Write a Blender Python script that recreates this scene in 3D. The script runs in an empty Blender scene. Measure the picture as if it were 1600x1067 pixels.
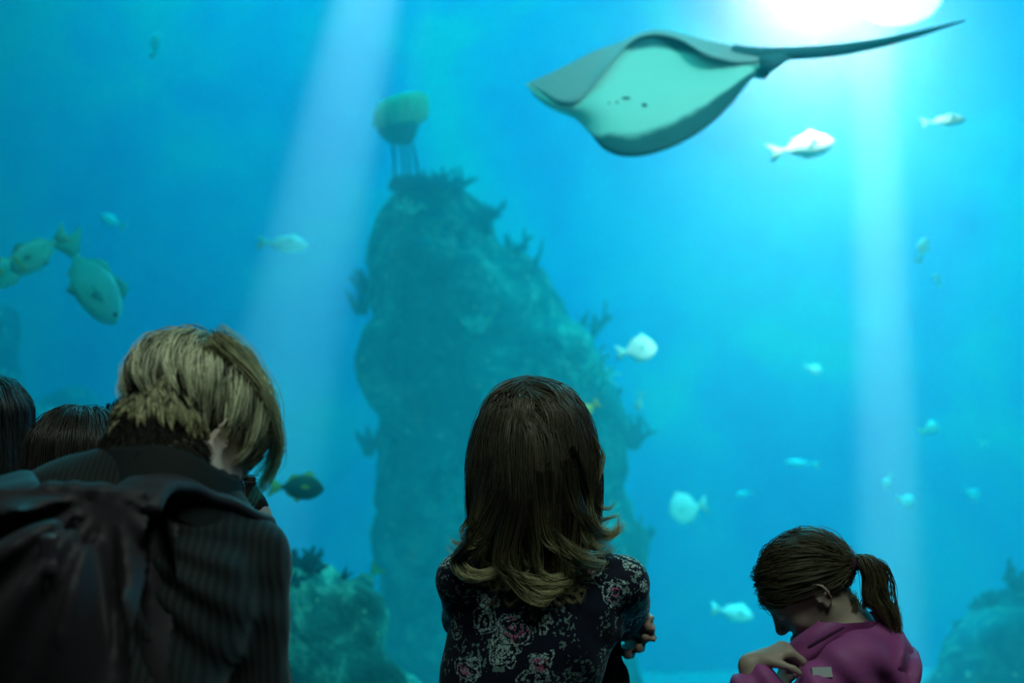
import bpy, math, random
import numpy as np
from mathutils import Vector, Matrix

# ------------------------------------------------------------------ camera, world, lights, exposure
SC = bpy.context.scene
COL = SC.collection
CAM_Z, PITCH = 1.45, math.radians(3.0)
FPX = 1600 * 50 / 36.0

def P(px, py, d):
    """Point of the place seen at pixel (px, py) of the photograph, d metres ahead of the camera."""
    u, v = (px - 800) / FPX, -(py - 533.5) / FPX
    y = math.cos(PITCH) - v * math.sin(PITCH)
    z = math.sin(PITCH) + v * math.cos(PITCH)
    return Vector((u * d / y, d, CAM_Z + z * d / y))

cam_data = bpy.data.cameras.new('camera')
cam = bpy.data.objects.new('camera', cam_data)
COL.objects.link(cam)
cam.location = (0, 0, CAM_Z)
cam.rotation_euler = (math.pi / 2 + PITCH, 0, 0)
cam_data.lens = 50
cam_data.sensor_width = 36
cam_data.clip_start = 0.05
cam_data.clip_end = 200
cam_data.dof.use_dof = True
cam_data.dof.focus_distance = 2.62
cam_data.dof.aperture_fstop = 3.2
SC.camera = cam

SC.view_settings.view_transform = 'Standard'
SC.view_settings.look = 'None'
SC.view_settings.gamma = 1
SC.view_settings.exposure = 0.0
SC.cycles.max_bounces = 8
SC.cycles.transparent_max_bounces = 16
SC.cycles.volume_bounces = 1

world = bpy.data.worlds.new('world')
SC.world = world
world.use_nodes = True
world.node_tree.nodes['Background'].inputs[0].default_value = (0.02, 0.03, 0.04, 1)
world.node_tree.nodes['Background'].inputs[1].default_value = 0.1

WATER_Z = 8.3      # water surface
BED_Z = -2.25      # sand bed of the tank
WIN_Y = 3.75       # inner face of the big pane
BACK_Y = 21.0

def lamp(kind, name, loc, aim, power, color, size=0.3, angle=None, blend=0.5, size_y=None):
    d = bpy.data.lights.new(name, kind)
    d.energy = power
    d.color = color
    if kind == 'SPOT':
        d.spot_size = math.radians(angle)
        d.spot_blend = blend
        d.shadow_soft_size = size
    elif kind == 'AREA':
        d.shape = 'RECTANGLE'
        d.size = size
        d.size_y = size_y or size
    o = bpy.data.objects.new(name, d)
    COL.objects.link(o)
    o.location = loc
    v = Vector(aim) - Vector(loc)
    o.rotation_euler = v.to_track_quat('-Z', 'Y').to_euler()
    return o

# daylight falling through the open top of the tank, over its whole water surface
lamp('AREA', 'skylight', (6, 15.5, 9.6), (6, 15.5, 0), 3900, (0.004, 0.90, 0.98), 24, size_y=10)
# added unseen strip above the pane, fills the fronts of ray, fish and rocks
lamp('AREA', 'front_fill', (1.0, 4.1, 6.3), (1.0, 7.6, 1.6), 150, (0.12, 1.0, 0.85), 9, size_y=0.3)
# the lamps hung over the water
def beam(name, top, bot, power, angle, color=(1.0, 0.25, 0.23), blend=0.8, size=0.05, z=9.4):
    a, b = Vector(top), Vector(bot)
    d = (a - b).normalized()
    src = a + d * ((z - a.z) / d.z)
    lamp('SPOT', name, src, b, power, color, size, angle, blend)
beam('shaft_or_fill_spot', P(1362, 20, 8), P(1385, 700, 8.6), 6500000, 3.0, (1, .038, .030), .6)
beam('shaft_or_fill_spot', P(572, 0, 8.2), P(498, 340, 8.8), 400000, 8.5, (1, .125, .115), .6, z=6.6)
beam('shaft_or_fill_spot', P(664, 0, 9.5), P(640, 170, 9.7), 45000, 3.2, z=7.0)
# added red spot out of view: whitens the cyan haze at upper right
lamp('SPOT', 'flood_or_fill', P(1270, -110, 7.6), P(1270, 190, 13.5), 260000, (1.0, 0.024, 0.014), 0.25, 60, 1.0)
lamp('SPOT', 'flood_or_fill', P(1300, -120, 8.2), P(1290, 600, 8.9), 3000, (1.0, 0.28, 0.22), 0.25, 75, 1.0)  # added downward spot, unseen: brightens the pale fish and nearby water
# added spot above the pane, unseen: brightens the belly of the stingray
lamp('SPOT', 'shaft_or_fill_spot', (2.3, 4.05, 5.2), P(1020, 150, 6.4), 560, (1.0, 0.58, 0.5), 0.2, 34, 1.0)
# floodlight over the far right of the tank
lamp('SPOT', 'flood_or_fill', P(1320, -90, 12.5), P(1290, 800, 10), 3200, (0.08, 1, 0.95), 0.4, 95, 1.0)
# faint house light of the dark hall, behind and above the visitors
lamp('AREA', 'hall_light', (0.6, 0.7, 4.4), (0.2, 2.4, 1.0), 68, (0.74, 1.0, 0.86), 3.0, size_y=1.2)

# ------------------------------------------------------------------ helpers: objects
def mesh_obj(name, me, mat=None, parent=None, smooth=True):
    o = bpy.data.objects.new(name, me)
    COL.objects.link(o)
    if mat: me.materials.append(mat)
    if smooth: me.polygons.foreach_set('use_smooth', [True] * len(me.polygons))
    if parent: o.parent = parent
    return o

def raw(name, V, F, mat=None, parent=None, smooth=True):
    me = bpy.data.meshes.new(name)
    V = np.asarray(V, dtype=np.float32)
    if isinstance(F, np.ndarray):
        k = F.shape[1]
        me.vertices.add(len(V)); me.vertices.foreach_set('co', V.ravel())
        me.loops.add(F.size); me.loops.foreach_set('vertex_index', F.ravel().astype(np.int32))
        me.polygons.add(len(F))
        me.polygons.foreach_set('loop_start', np.arange(0, F.size, k, dtype=np.int32))
        me.update(calc_edges=True)
    else:
        me.from_pydata([tuple(v) for v in V.tolist()], [], F)
        me.update()
    me.validate()
    return mesh_obj(name, me, mat, parent, smooth)

def tag(o, label=None, cat=None, group=None, kind=None):
    if label: o['label'] = label
    if cat: o['category'] = cat
    if group: o['group'] = group
    if kind: o['kind'] = kind
    return o

def thing(name, loc, label, cat, group=None):
    o = bpy.data.objects.new(name, None)
    COL.objects.link(o)
    o.location = loc
    o.empty_display_size = 0.1
    return tag(o, label, cat, group)

def box_mesh(name, lo, hi, mat, parent=None):
    (a, b, c), (d, e, f) = lo, hi
    V = [(a,b,c),(d,b,c),(d,e,c),(a,e,c),(a,b,f),(d,b,f),(d,e,f),(a,e,f)]
    F = [(0,3,2,1),(4,5,6,7),(0,1,5,4),(1,2,6,5),(2,3,7,6),(3,0,4,7)]
    return raw(name, V, F, mat, parent, smooth=False)

# ------------------------------------------------------------------ helpers: materials
class NT:
    def __init__(s, name):
        s.m = bpy.data.materials.new(name); s.m.use_nodes = True
        s.t = s.m.node_tree; s.t.nodes.clear()
        s.out = s.n('ShaderNodeOutputMaterial')
    def n(s, kind, **kw):
        nd = s.t.nodes.new(kind)
        for k, v in kw.items():
            if k.startswith('i_'):
                key = k[2:]
                key = int(key) if key.isdigit() else key.replace('_', ' ')
                s.set(nd, key, v)
            else: setattr(nd, k, v)
        return nd
    def set(s, nd, key, v):
        if hasattr(v, 'is_output') or hasattr(v, 'links'): s.t.links.new(v, nd.inputs[key])
        else: nd.inputs[key].default_value = v
    def l(s, a, b): s.t.links.new(a, b)
    def ramp(s, fac, stops, interp='LINEAR'):
        r = s.n('ShaderNodeValToRGB'); r.color_ramp.interpolation = interp
        el = r.color_ramp.elements
        while len(el) > 1: el.remove(el[-1])
        el[0].position = stops[0][0]; el[0].color = (*stops[0][1], 1)
        for p, c in stops[1:]:
            e = el.new(p); e.color = (*c, 1)
        s.l(fac, r.inputs[0]); return r.outputs[0]
    def math(s, op, a, b=0.0, c=0.0):
        m = s.n('ShaderNodeMath', operation=op)
        s.set(m, 0, a); s.set(m, 1, b); s.set(m, 2, c)
        return m.outputs[0]
    def mix(s, fac, a, b, blend='MIX'):
        m = s.n('ShaderNodeMix', data_type='RGBA', blend_type=blend)
        s.set(m, 0, fac); s.set(m, 6, a if hasattr(a, 'links') else (*a, 1)); s.set(m, 7, b if hasattr(b, 'links') else (*b, 1))
        return m.outputs[2]
    def co(s, kind='Object'): return s.n('ShaderNodeTexCoord').outputs[kind]
    def scale(s, v, sc):
        m = s.n('ShaderNodeMapping'); m.inputs['Scale'].default_value = sc
        s.l(v, m.inputs[0]); return m.outputs[0]
    def noise(s, vec, scale=5, detail=3, rough=0.5, dist=0.0):
        t = s.n('ShaderNodeTexNoise'); s.l(vec, t.inputs['Vector'])
        t.inputs['Scale'].default_value = scale; t.inputs['Detail'].default_value = detail
        t.inputs['Roughness'].default_value = rough; t.inputs['Distortion'].default_value = dist
        return t.outputs[0]
    def vor(s, vec, scale=5, feature='F1', out=0):
        t = s.n('ShaderNodeTexVoronoi', feature=feature); s.l(vec, t.inputs['Vector'])
        t.inputs['Scale'].default_value = scale
        return t.outputs[out]
    def bump(s, h, strength=0.3, dist=0.01):
        b = s.n('ShaderNodeBump'); s.l(h, b.inputs['Height'])
        b.inputs['Strength'].default_value = strength; b.inputs['Distance'].default_value = dist
        return b.outputs[0]
    def pbr(s, color, rough=0.6, spec=0.5, normal=None, sss=0, sheen=0, metallic=0):
        p = s.n('ShaderNodeBsdfPrincipled')
        s.set(p, 'Base Color', color if hasattr(color, 'links') else (*color, 1))
        s.set(p, 'Roughness', rough); p.inputs['Specular IOR Level'].default_value = spec
        p.inputs['Metallic'].default_value = metallic
        if normal is not None: s.l(normal, p.inputs['Normal'])
        if sss:
            p.inputs['Subsurface Weight'].default_value = sss
            p.inputs['Subsurface Radius'].default_value = (0.012, 0.005, 0.003)
            p.inputs['Subsurface Scale'].default_value = 1.0
        if sheen: p.inputs['Sheen Weight'].default_value = sheen; p.inputs['Sheen Roughness'].default_value = 0.4
        s.l(p.outputs[0], s.out.inputs[0])
        return p

def simple(name, color, rough=0.6, spec=0.4, nscale=0, namt=0.15, bump=0.0, bscale=60, **kw):
    t = NT(name); c = t.co()
    col = color
    if nscale:
        n = t.noise(c, nscale, 4)
        col = t.mix(n, tuple(x * (1 - namt) for x in color), tuple(min(1, x * (1 + namt)) for x in color))
    nm = t.bump(t.noise(c, bscale, 3), bump, 0.004) if bump else None
    t.pbr(col, rough, spec, nm, **kw)
    return t.m

# ------------------------------------------------------------------ helpers: organic bodies grown on a distance field
class Field:
    """Blended capsules, ellipsoids and boxes polygonised as one continuous skin (surface nets)."""
    def __init__(s): s.ops = []
    def cap(s, a, b, ra, rb, k=0.02, sub=False, sq=None):
        s.ops.append(('cap', np.array(a, float), np.array(b, float), ra, rb, k, sub, sq)); return s
    def chain(s, pts, rad, k=0.02, sq=None):
        for i in range(len(pts) - 1): s.cap(pts[i], pts[i+1], rad[i], rad[i+1], k, sq=sq)
        return s
    def ell(s, c, r, k=0.02, rot=None, sub=False):
        R = np.array(rot.to_3x3()) if rot is not None else np.eye(3)
        s.ops.append(('ell', np.array(c, float), np.array(r, float), R, k, sub)); return s
    def box(s, c, h, rnd=0.01, k=0.01, rot=None, sub=False):
        R = np.array(rot.to_3x3()) if rot is not None else np.eye(3)
        s.ops.append(('box', np.array(c, float), np.array(h, float), R, rnd, k, sub)); return s
    def fn(s, f): s.ops.append(('fn', f)); return s
    @staticmethod
    def _smin(a, b, k):
        if k <= 0: return np.minimum(a, b)
        h = np.maximum(k - np.abs(a - b), 0) / k
        return np.minimum(a, b) - h * h * k * 0.25
    def bounds(s, op):
        if op[0] == 'cap':
            _, a, b, ra, rb, k, sub, sq = op
            S = np.array(sq if sq is not None else (1, 1, 1)); r = max(ra, rb) * S
            return np.minimum(a, b) - r, np.maximum(a, b) + r, k
        if op[0] == 'ell': return op[1] - op[2].max(), op[1] + op[2].max(), op[4]
        q = np.linalg.norm(op[2]); return op[1] - q, op[1] + q, op[5]
    def one(s, op, X):
        if op[0] == 'cap':
            _, a, b, ra, rb, k, sub, sq = op
            Y, a2, b2 = X, a, b
            if sq is not None:
                S = np.array(sq); Y, a2, b2 = X / S, a / S, b / S
            ab = b2 - a2; L = max(float(ab @ ab), 1e-9)
            t = np.clip(((Y - a2) @ ab) / L, 0, 1)
            return np.linalg.norm(Y - a2 - t[..., None] * ab, axis=-1) - (ra + (rb - ra) * t), k, sub
        if op[0] == 'ell':
            _, c, r, R, k, sub = op
            Q = (X - c) @ R
            k0 = np.linalg.norm(Q / r, axis=-1); k1 = np.linalg.norm(Q / (r * r), axis=-1)
            return k0 * (k0 - 1) / np.maximum(k1, 1e-6), k, sub
        _, c, h, R, rnd, k, sub = op
        Q = np.abs((X - c) @ R) - h + rnd
        return np.linalg.norm(np.maximum(Q, 0), axis=-1) + np.minimum(Q.max(-1), 0) - rnd, k, sub
    def mesh(s, lo, hi, h):
        lo, hi = np.array(lo, float), np.array(hi, float)
        n = np.ceil((hi - lo) / h).astype(int) + 1
        g = [lo[i] + h * np.arange(n[i]) for i in range(3)]
        D = np.full(tuple(n), 1.0)
        for op in s.ops:
            if op[0] == 'fn':
                for i in range(0, n[0], 32):
                    sub_ = D[i:i+32]
                    X = np.stack(np.meshgrid(g[0][i:i+32], g[1], g[2], indexing='ij'), -1)
                    near = np.abs(sub_) < 0.3
                    if near.any(): sub_[near] = op[1](X[near], sub_[near])
                continue
            bl, bh, k = s.bounds(op); m = k + 4 * h
            i0 = np.clip(np.floor((bl - m - lo) / h).astype(int), 0, n); i1 = np.clip(np.ceil((bh + m - lo) / h).astype(int) + 1, 0, n)
            if (i1 <= i0).any(): continue
            w = tuple(slice(i0[q], i1[q]) for q in range(3))
            X = np.stack(np.meshgrid(g[0][w[0]], g[1][w[1]], g[2][w[2]], indexing='ij'), -1)
            d, k, sub = s.one(op, X)
            D[w] = -s._smin(-D[w], d, k) if sub else s._smin(D[w], d, k)
        I = D < 0
        c = np.zeros(tuple(n - 1), int)
        acc = np.zeros(tuple(n - 1) + (3,)); cnt = np.zeros(tuple(n - 1))
        cor = [(i, j, k) for i in (0, 1) for j in (0, 1) for k in (0, 1)]
        def sl(o): return tuple(slice(o[a], n[a] - 1 + o[a]) for a in range(3))
        for a in cor:
            for ax in range(3):
                if a[ax]: continue
                b = list(a); b[ax] = 1; b = tuple(b)
                da, db = D[sl(a)], D[sl(b)]
                cr = (da < 0) != (db < 0)
                t = np.where(cr, da / np.where(cr, da - db, 1), 0)
                p = [np.full(t.shape, float(a[q])) for q in range(3)]; p[ax] = t
                for q in range(3): acc[..., q] += np.where(cr, p[q], 0)
                cnt += cr
        act = cnt > 0
        idx = np.full(act.shape, -1); idx[act] = np.arange(act.sum())
        ijk = np.argwhere(act)
        V = lo + h * (ijk + acc[act] / cnt[act][:, None])
        F = []
        for ax in range(3):
            b1, b2 = [(1, 2), (2, 0), (0, 1)][ax]
            o = [slice(1, n[a] - 1) for a in range(3)]; o[ax] = slice(0, n[ax] - 1)
            o2 = list(o); o2[ax] = slice(1, n[ax])
            ia, ib = I[tuple(o)], I[tuple(o2)]
            for flip, msk in ((False, ia & ~ib), (True, ~ia & ib)):
                q = np.argwhere(msk)
                for a in (b1, b2): q[:, a] += 1
                if not len(q): continue
                def at(d1, d2):
                    r = q.copy(); r[:, b1] -= d1; r[:, b2] -= d2
                    return idx[r[:, 0], r[:, 1], r[:, 2]]
                f = np.stack([at(1, 1), at(0, 1), at(0, 0), at(1, 0)], 1)
                F.append(f[:, ::-1] if flip else f)
        return V, np.concatenate(F)
    def obj(s, name, lo, hi, h, mat, parent=None, smooth=2, loc=(0, 0, 0)):
        V, F = s.mesh(lo, hi, h)
        V = V - np.array(loc)
        o = raw(name, V, F, mat, parent)
        if smooth:
            m = o.modifiers.new('relax', 'SMOOTH'); m.iterations = smooth; m.factor = 0.5
        return o

def n3(X, seed=0, f=1.0):
    """Cheap smooth 3-D noise in -1..1 for numpy positions."""
    r = np.random.RandomState(seed); s = 0; 
    for i in range(6):
        w = r.normal(size=3); w = w / np.linalg.norm(w) * f * (0.7 + 0.8 * r.rand())
        s = s + np.sin(X @ w + r.rand() * 6.28 + 1.3 * np.sin(X @ (np.roll(w, 1) * 0.7) + r.rand() * 6.28))
    return s / 6.0 * 1.6

BVH = {}
def hit(o, base, px, py, lift=0.0):
    """Where the line of sight through a photograph pixel meets the surface of mesh o."""
    from mathutils.bvhtree import BVHTree
    b = Vector(base)
    if o.name not in BVH: BVH[o.name] = BVHTree.FromPolygons([v.co + b for v in o.data.vertices], [tuple(p.vertices) for p in o.data.polygons])
    t = BVH[o.name]
    c = Vector((0, 0, CAM_Z)); d = (P(px, py, 5) - c).normalized()
    h = t.ray_cast(c, d)
    return (h[0] - d * lift, h[1]) if h[0] is not None else (P(px, py, 3), Vector((0, -1, 0)))

# ------------------------------------------------------------------ helpers: strands and tubes
def spline(pts, n):
    """Catmull-Rom through control points (k,3) -> (n,3)."""
    p = np.asarray(pts, float); k = len(p)
    if k == 2: t = np.linspace(0, 1, n)[:, None]; return p[0] * (1 - t) + p[1] * t
    q = np.vstack([2 * p[0] - p[1], p, 2 * p[-1] - p[-2]])
    u = np.linspace(0, k - 1 - 1e-6, n); i = u.astype(int); t = (u - i)[:, None]
    a, b, c, d = q[i], q[i+1], q[i+2], q[i+3]
    return 0.5 * (2*b + (c-a)*t + (2*a-5*b+4*c-d)*t*t + (3*b-a-3*c+d)*t**3)

def tubes(name, strands, radii, mat, parent=None, sides=3, attrs=None, taper=0.25, root=0.8):
    """Many strands (S,n,3) as one mesh; point attribute 'along' runs 0..1 from root to tip, 'tone' is random per strand."""
    S = np.asarray(strands, float); m, n, _ = S.shape
    T = np.gradient(S, axis=1); T /= np.maximum(np.linalg.norm(T, axis=2, keepdims=True), 1e-9)
    up = np.zeros_like(T); up[..., 0] = 0.31; up[..., 1] = 0.22; up[..., 2] = 0.93
    par = np.abs((T * up).sum(-1)) > 0.95; up[par] = (1, 0, 0)
    A = np.cross(T, up); A /= np.maximum(np.linalg.norm(A, axis=2, keepdims=True), 1e-9)
    B = np.cross(T, A)
    t = np.linspace(0, 1, n)
    prof = np.where(t < 0.12, root + (1 - root) * t / 0.12, 1 - (1 - taper) * np.clip((t - 0.45) / 0.55, 0, 1) ** 1.6)
    R = np.asarray(radii, float).reshape(-1, 1) * prof
    ang = np.arange(sides) * 2 * math.pi / sides
    V = S[:, :, None, :] + R[:, :, None, None] * (A[:, :, None, :] * np.cos(ang)[None, None, :, None] + B[:, :, None, :] * np.sin(ang)[None, None, :, None])
    V = V.reshape(-1, 3)
    base = (np.arange(m) * n * sides)[:, None, None]
    ring = (np.arange(n - 1) * sides)[None, :, None]
    k = np.arange(sides)[None, None, :]; k2 = (np.arange(sides) + 1)[None, None, :] % sides
    F = np.stack([base + ring + k, base + ring + sides + k, base + ring + sides + k2, base + ring + k2], -1).reshape(-1, 4)
    o = raw(name, V, F, mat, parent)
    me = o.data
    if len(me.vertices) == len(V):
        al = me.attributes.new('along', 'FLOAT', 'POINT'); al.data.foreach_set('value', np.repeat(np.tile(t, m), sides).astype(np.float32))
        rnd = np.random.RandomState(len(S)).rand(m) if attrs is None else np.asarray(attrs)
        to = me.attributes.new('tone', 'FLOAT', 'POINT'); to.data.foreach_set('value', np.repeat(rnd, n * sides).astype(np.float32))
    return o

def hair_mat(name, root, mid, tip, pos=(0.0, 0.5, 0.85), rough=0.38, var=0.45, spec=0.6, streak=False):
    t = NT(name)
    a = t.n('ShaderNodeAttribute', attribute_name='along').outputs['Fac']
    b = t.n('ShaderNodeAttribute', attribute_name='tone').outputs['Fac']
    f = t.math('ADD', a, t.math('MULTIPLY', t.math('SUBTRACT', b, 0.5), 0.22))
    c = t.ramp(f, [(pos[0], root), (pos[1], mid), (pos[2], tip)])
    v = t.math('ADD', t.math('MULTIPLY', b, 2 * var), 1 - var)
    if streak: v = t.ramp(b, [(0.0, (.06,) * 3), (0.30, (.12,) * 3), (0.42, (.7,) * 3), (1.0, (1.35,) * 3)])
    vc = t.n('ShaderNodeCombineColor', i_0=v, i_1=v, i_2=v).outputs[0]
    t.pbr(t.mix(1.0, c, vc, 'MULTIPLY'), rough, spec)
    return t.m

def loft(name, rings, mat, parent=None, close=True, cap=True):
    """Rings (list of (n,3)) skinned into one surface."""
    R = np.asarray(rings, float); m, n, _ = R.shape
    V = R.reshape(-1, 3).tolist(); F = []
    for i in range(m - 1):
        for j in range(n if close else n - 1):
            k = (j + 1) % n
            F.append((i*n+j, i*n+k, (i+1)*n+k, (i+1)*n+j))
    if cap and close:
        for r, fl in ((0, 1), (m - 1, 0)):
            V.append(R[r].mean(0).tolist()); c = len(V) - 1
            for j in range(n):
                k = (j + 1) % n
                F.append((r*n+k, r*n+j, c) if fl else (r*n+j, r*n+k, c))
    return raw(name, V, F, mat, parent)

# ------------------------------------------------------------------ the hall and the tank
def hall():
    fl = simple('hall carpet', (0.02, 0.022, 0.026), 0.9, 0.2, nscale=40, bump=0.3, bscale=300)
    wl = simple('hall paint', (0.015, 0.018, 0.022), 0.8, 0.2, nscale=3)
    tag(box_mesh('floor', (-6, -4, -0.2), (6, 3.4, 0), fl), kind='structure')
    tag(box_mesh('ceiling', (-6, -4, 4.6), (6, 3.4, 4.8), wl), kind='structure')
    tag(box_mesh('wall_left', (-6.2, -4, -0.2), (-6, 3.4, 4.8), wl), kind='structure')
    tag(box_mesh('wall_right', (6, -4, -0.2), (6.2, 3.4, 4.8), wl), kind='structure')
    tag(box_mesh('wall_rear', (-6.2, -4.2, -0.2), (6.2, -4, 4.8), wl), kind='structure')
    # front wall of the hall around the great opening
    for nm, lo, hi in (('wall_front', (-6.2, 3.4, -2.4), (6.2, 3.75, 0.02)), ('wall_front', (-6.2, 3.4, 4.4), (6.2, 3.75, 9.2)),
                       ('wall_front', (-18.2, 3.4, -2.4), (-5.8, 3.75, 9.2)), ('wall_front', (5.8, 3.4, -2.4), (18.2, 3.75, 9.2))):
        tag(box_mesh(nm, lo, hi, wl), kind='structure')
    t = NT('acrylic pane')
    tr = t.n('ShaderNodeBsdfTransparent'); tr.inputs[0].default_value = (0.97, 0.995, 1.0, 1)
    gl = t.n('ShaderNodeBsdfGlossy'); gl.inputs['Roughness'].default_value = 0.02
    fr = t.n('ShaderNodeFresnel'); fr.inputs[0].default_value = 1.3
    mx = t.n('ShaderNodeMixShader'); t.l(t.math('MINIMUM', fr.outputs[0], 0.5), mx.inputs[0]); t.l(tr.outputs[0], mx.inputs[1]); t.l(gl.outputs[0], mx.inputs[2])
    t.l(mx.outputs[0], t.out.inputs[0])
    tag(box_mesh('window_1', (-5.8, 3.52, 0.02), (5.8, 3.74, 4.4), t.m), kind='structure')

def tank():
    tw = NT('tank wall paint with reflections')
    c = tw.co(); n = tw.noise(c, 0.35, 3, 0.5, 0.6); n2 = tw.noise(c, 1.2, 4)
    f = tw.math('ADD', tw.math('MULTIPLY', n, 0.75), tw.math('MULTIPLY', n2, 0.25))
    tw.pbr(tw.ramp(f, [(0.36, (0.02, 0.12, 0.45)), (0.5, (0.03, 0.30, 0.50)), (0.64, (0.05, 0.55, 0.42))]), 0.9, 0.1)  # green mottling painted in for reflections of the water surface
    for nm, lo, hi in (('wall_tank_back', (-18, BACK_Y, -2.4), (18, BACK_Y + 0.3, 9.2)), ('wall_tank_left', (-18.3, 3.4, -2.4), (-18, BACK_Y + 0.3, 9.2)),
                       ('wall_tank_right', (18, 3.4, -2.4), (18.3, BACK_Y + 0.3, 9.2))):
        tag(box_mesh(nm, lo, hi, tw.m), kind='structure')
    # sand bed
    sd = simple('pale sand', (0.75, 0.72, 0.62), 0.95, 0.1, nscale=6, bump=0.4, bscale=30)
    nx, ny = 90, 50
    xs = np.linspace(-18, 18, nx); ys = np.linspace(3.75, BACK_Y, ny)
    X, Y = np.meshgrid(xs, ys, indexing='ij')
    Pn = np.stack([X, Y, 0 * X], -1)
    Z = BED_Z + 0.07 * n3(Pn, 3, 1.1) + 0.03 * n3(Pn, 4, 3.5)
    V = np.stack([X, Y, Z], -1).reshape(-1, 3)
    i = (np.arange(nx - 1)[:, None] * ny + np.arange(ny - 1)[None]).ravel()
    tag(raw('ground', V, np.stack([i, i + ny, i + ny + 1, i + 1], 1), sd), kind='structure')
    # water: one body, absorbing red and scattering blue-green
    t = NT('sea water')
    sc = t.n('ShaderNodeVolumeScatter'); sc.inputs['Color'].default_value = WATER_S; sc.inputs['Density'].default_value = WATER_SD
    sc.inputs['Anisotropy'].default_value = 0.25
    ab = t.n('ShaderNodeVolumeAbsorption'); ab.inputs['Color'].default_value = WATER_A; ab.inputs['Density'].default_value = WATER_AD
    ad = t.n('ShaderNodeAddShader'); t.l(sc.outputs[0], ad.inputs[0]); t.l(ab.outputs[0], ad.inputs[1])
    t.l(ad.outputs[0], t.out.inputs['Volume'])
    tag(box_mesh('water', (-17.99, WIN_Y + 0.005, -2.39), (17.99, BACK_Y - 0.005, WATER_Z), t.m), kind='structure')
    # rippled surface: clear straight up, mirror-like at a low angle
    s = NT('water surface')
    nb = s.bump(s.noise(s.scale(s.co(), (1, 0.5, 1)), 2.2, 3, 0.6), 0.6, 0.12)
    tr = s.n('ShaderNodeBsdfTransparent'); gl = s.n('ShaderNodeBsdfGlossy'); gl.inputs['Roughness'].default_value = 0.08
    s.l(nb, gl.inputs['Normal'])
    fr = s.n('ShaderNodeLayerWeight'); fr.inputs[0].default_value = 0.5; s.l(nb, fr.inputs['Normal'])
    k = s.ramp(fr.outputs['Facing'], [(0.45, (0.02,) * 3), (0.8, (0.75,) * 3)])
    mx = s.n('ShaderNodeMixShader'); s.l(k, mx.inputs[0]); s.l(tr.outputs[0], mx.inputs[1]); s.l(gl.outputs[0], mx.inputs[2])
    s.l(mx.outputs[0], s.out.inputs[0])
    nx, ny = 140, 80
    xs = np.linspace(-17.9, 17.9, nx); ys = np.linspace(3.8, BACK_Y - 0.05, ny)
    X, Y = np.meshgrid(xs, ys, indexing='ij')
    Pn = np.stack([X, Y, 0 * X], -1)
    Z = WATER_Z - 0.06 + 0.03 * n3(Pn, 7, 2.4) + 0.015 * n3(Pn, 8, 6)
    V = np.stack([X, Y, Z], -1).reshape(-1, 3)
    i = (np.arange(nx - 1)[:, None] * ny + np.arange(ny - 1)[None]).ravel()
    tag(raw('water_surface', V, np.stack([i, i + ny, i + ny + 1, i + 1], 1), s.m), kind='structure')

WATER_S, WATER_SD = (0.34, 0.85, 1.0, 1), 0.05
WATER_A, WATER_AD = (0.0, 0.910, 0.969, 1), 0.32

def glare_lamp():
    c = P(1402, -8, 14.0); base = (c.x, c.y, c.z)  # added lamp fixture, stands in for white glare on the water
    t = thing('added_glare_lamp', base, 'added lamp standing in for the white glare at the top edge above the stingray tail', 'lamp')
    em = NT('lamp lens'); e = em.n('ShaderNodeEmission'); e.inputs[0].default_value = (1, .35, .31, 1); e.inputs[1].default_value = 32.0
    em.l(e.outputs[0], em.out.inputs[0])
    hm = simple('lamp housing', (.25, .27, .28), .5)
    def ring(r, z, n=32): return [(r * math.cos(2 * math.pi * i / n), r * .8 * math.sin(2 * math.pi * i / n), z) for i in range(n)]
    loft('lens', [ring(.44, .0), ring(.42, -.10), ring(.34, -.20), ring(.20, -.27), ring(.06, -.29)], em.m, t)
    loft('housing', [ring(.44, -.01), ring(.50, -.01), ring(.50, .06), ring(.40, .25), ring(.16, .42), ring(.10, .44)], hm, t)
    tubes('hanger', [spline([(0, 0, .42), (0, 0, WATER_Z + .5 - c.z)], 4)], [.04], hm, t, sides=8, taper=1, root=1)
hall(); tank(); glare_lamp()

# ------------------------------------------------------------------ rocks, corals
def rock_mat(name, dark, mid, pale, spot=(0.75, 0.72, 0.4), sc=1.0, pale_at=0.62):
    t = NT(name); c = t.co()
    n = t.noise(c, 2.2 * sc, 6, 0.65, 0.8)
    col = t.ramp(n, [(0.32, dark), (0.48, mid), (pale_at, pale)])
    n2 = t.noise(c, 9 * sc, 4, 0.6)
    col = t.mix(t.ramp(n2, [(0.42, (0, 0, 0)), (0.62, (0.7,) * 3)]), col, mid)
    v = t.vor(c, 5 * sc)
    col = t.mix(t.ramp(v, [(0.10, (1, 1, 1)), (0.17, (0, 0, 0))]), col, spot)
    h = t.math('ADD', t.noise(c, 8 * sc, 6, 0.7), t.math('MULTIPLY', t.vor(c, 14 * sc), 0.4))
    big = t.ramp(t.noise(t.scale(c, (1, 1, .6)), 0.9 * sc, 3, .6), [(.42, (.35,) * 3), (.56, (1,) * 3)])
    col = t.mix(1.0, col, big, 'MULTIPLY')
    t.pbr(col, 0.95, 0.15, t.bump(h, 0.9, 0.08 / sc))
    return t.m

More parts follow.
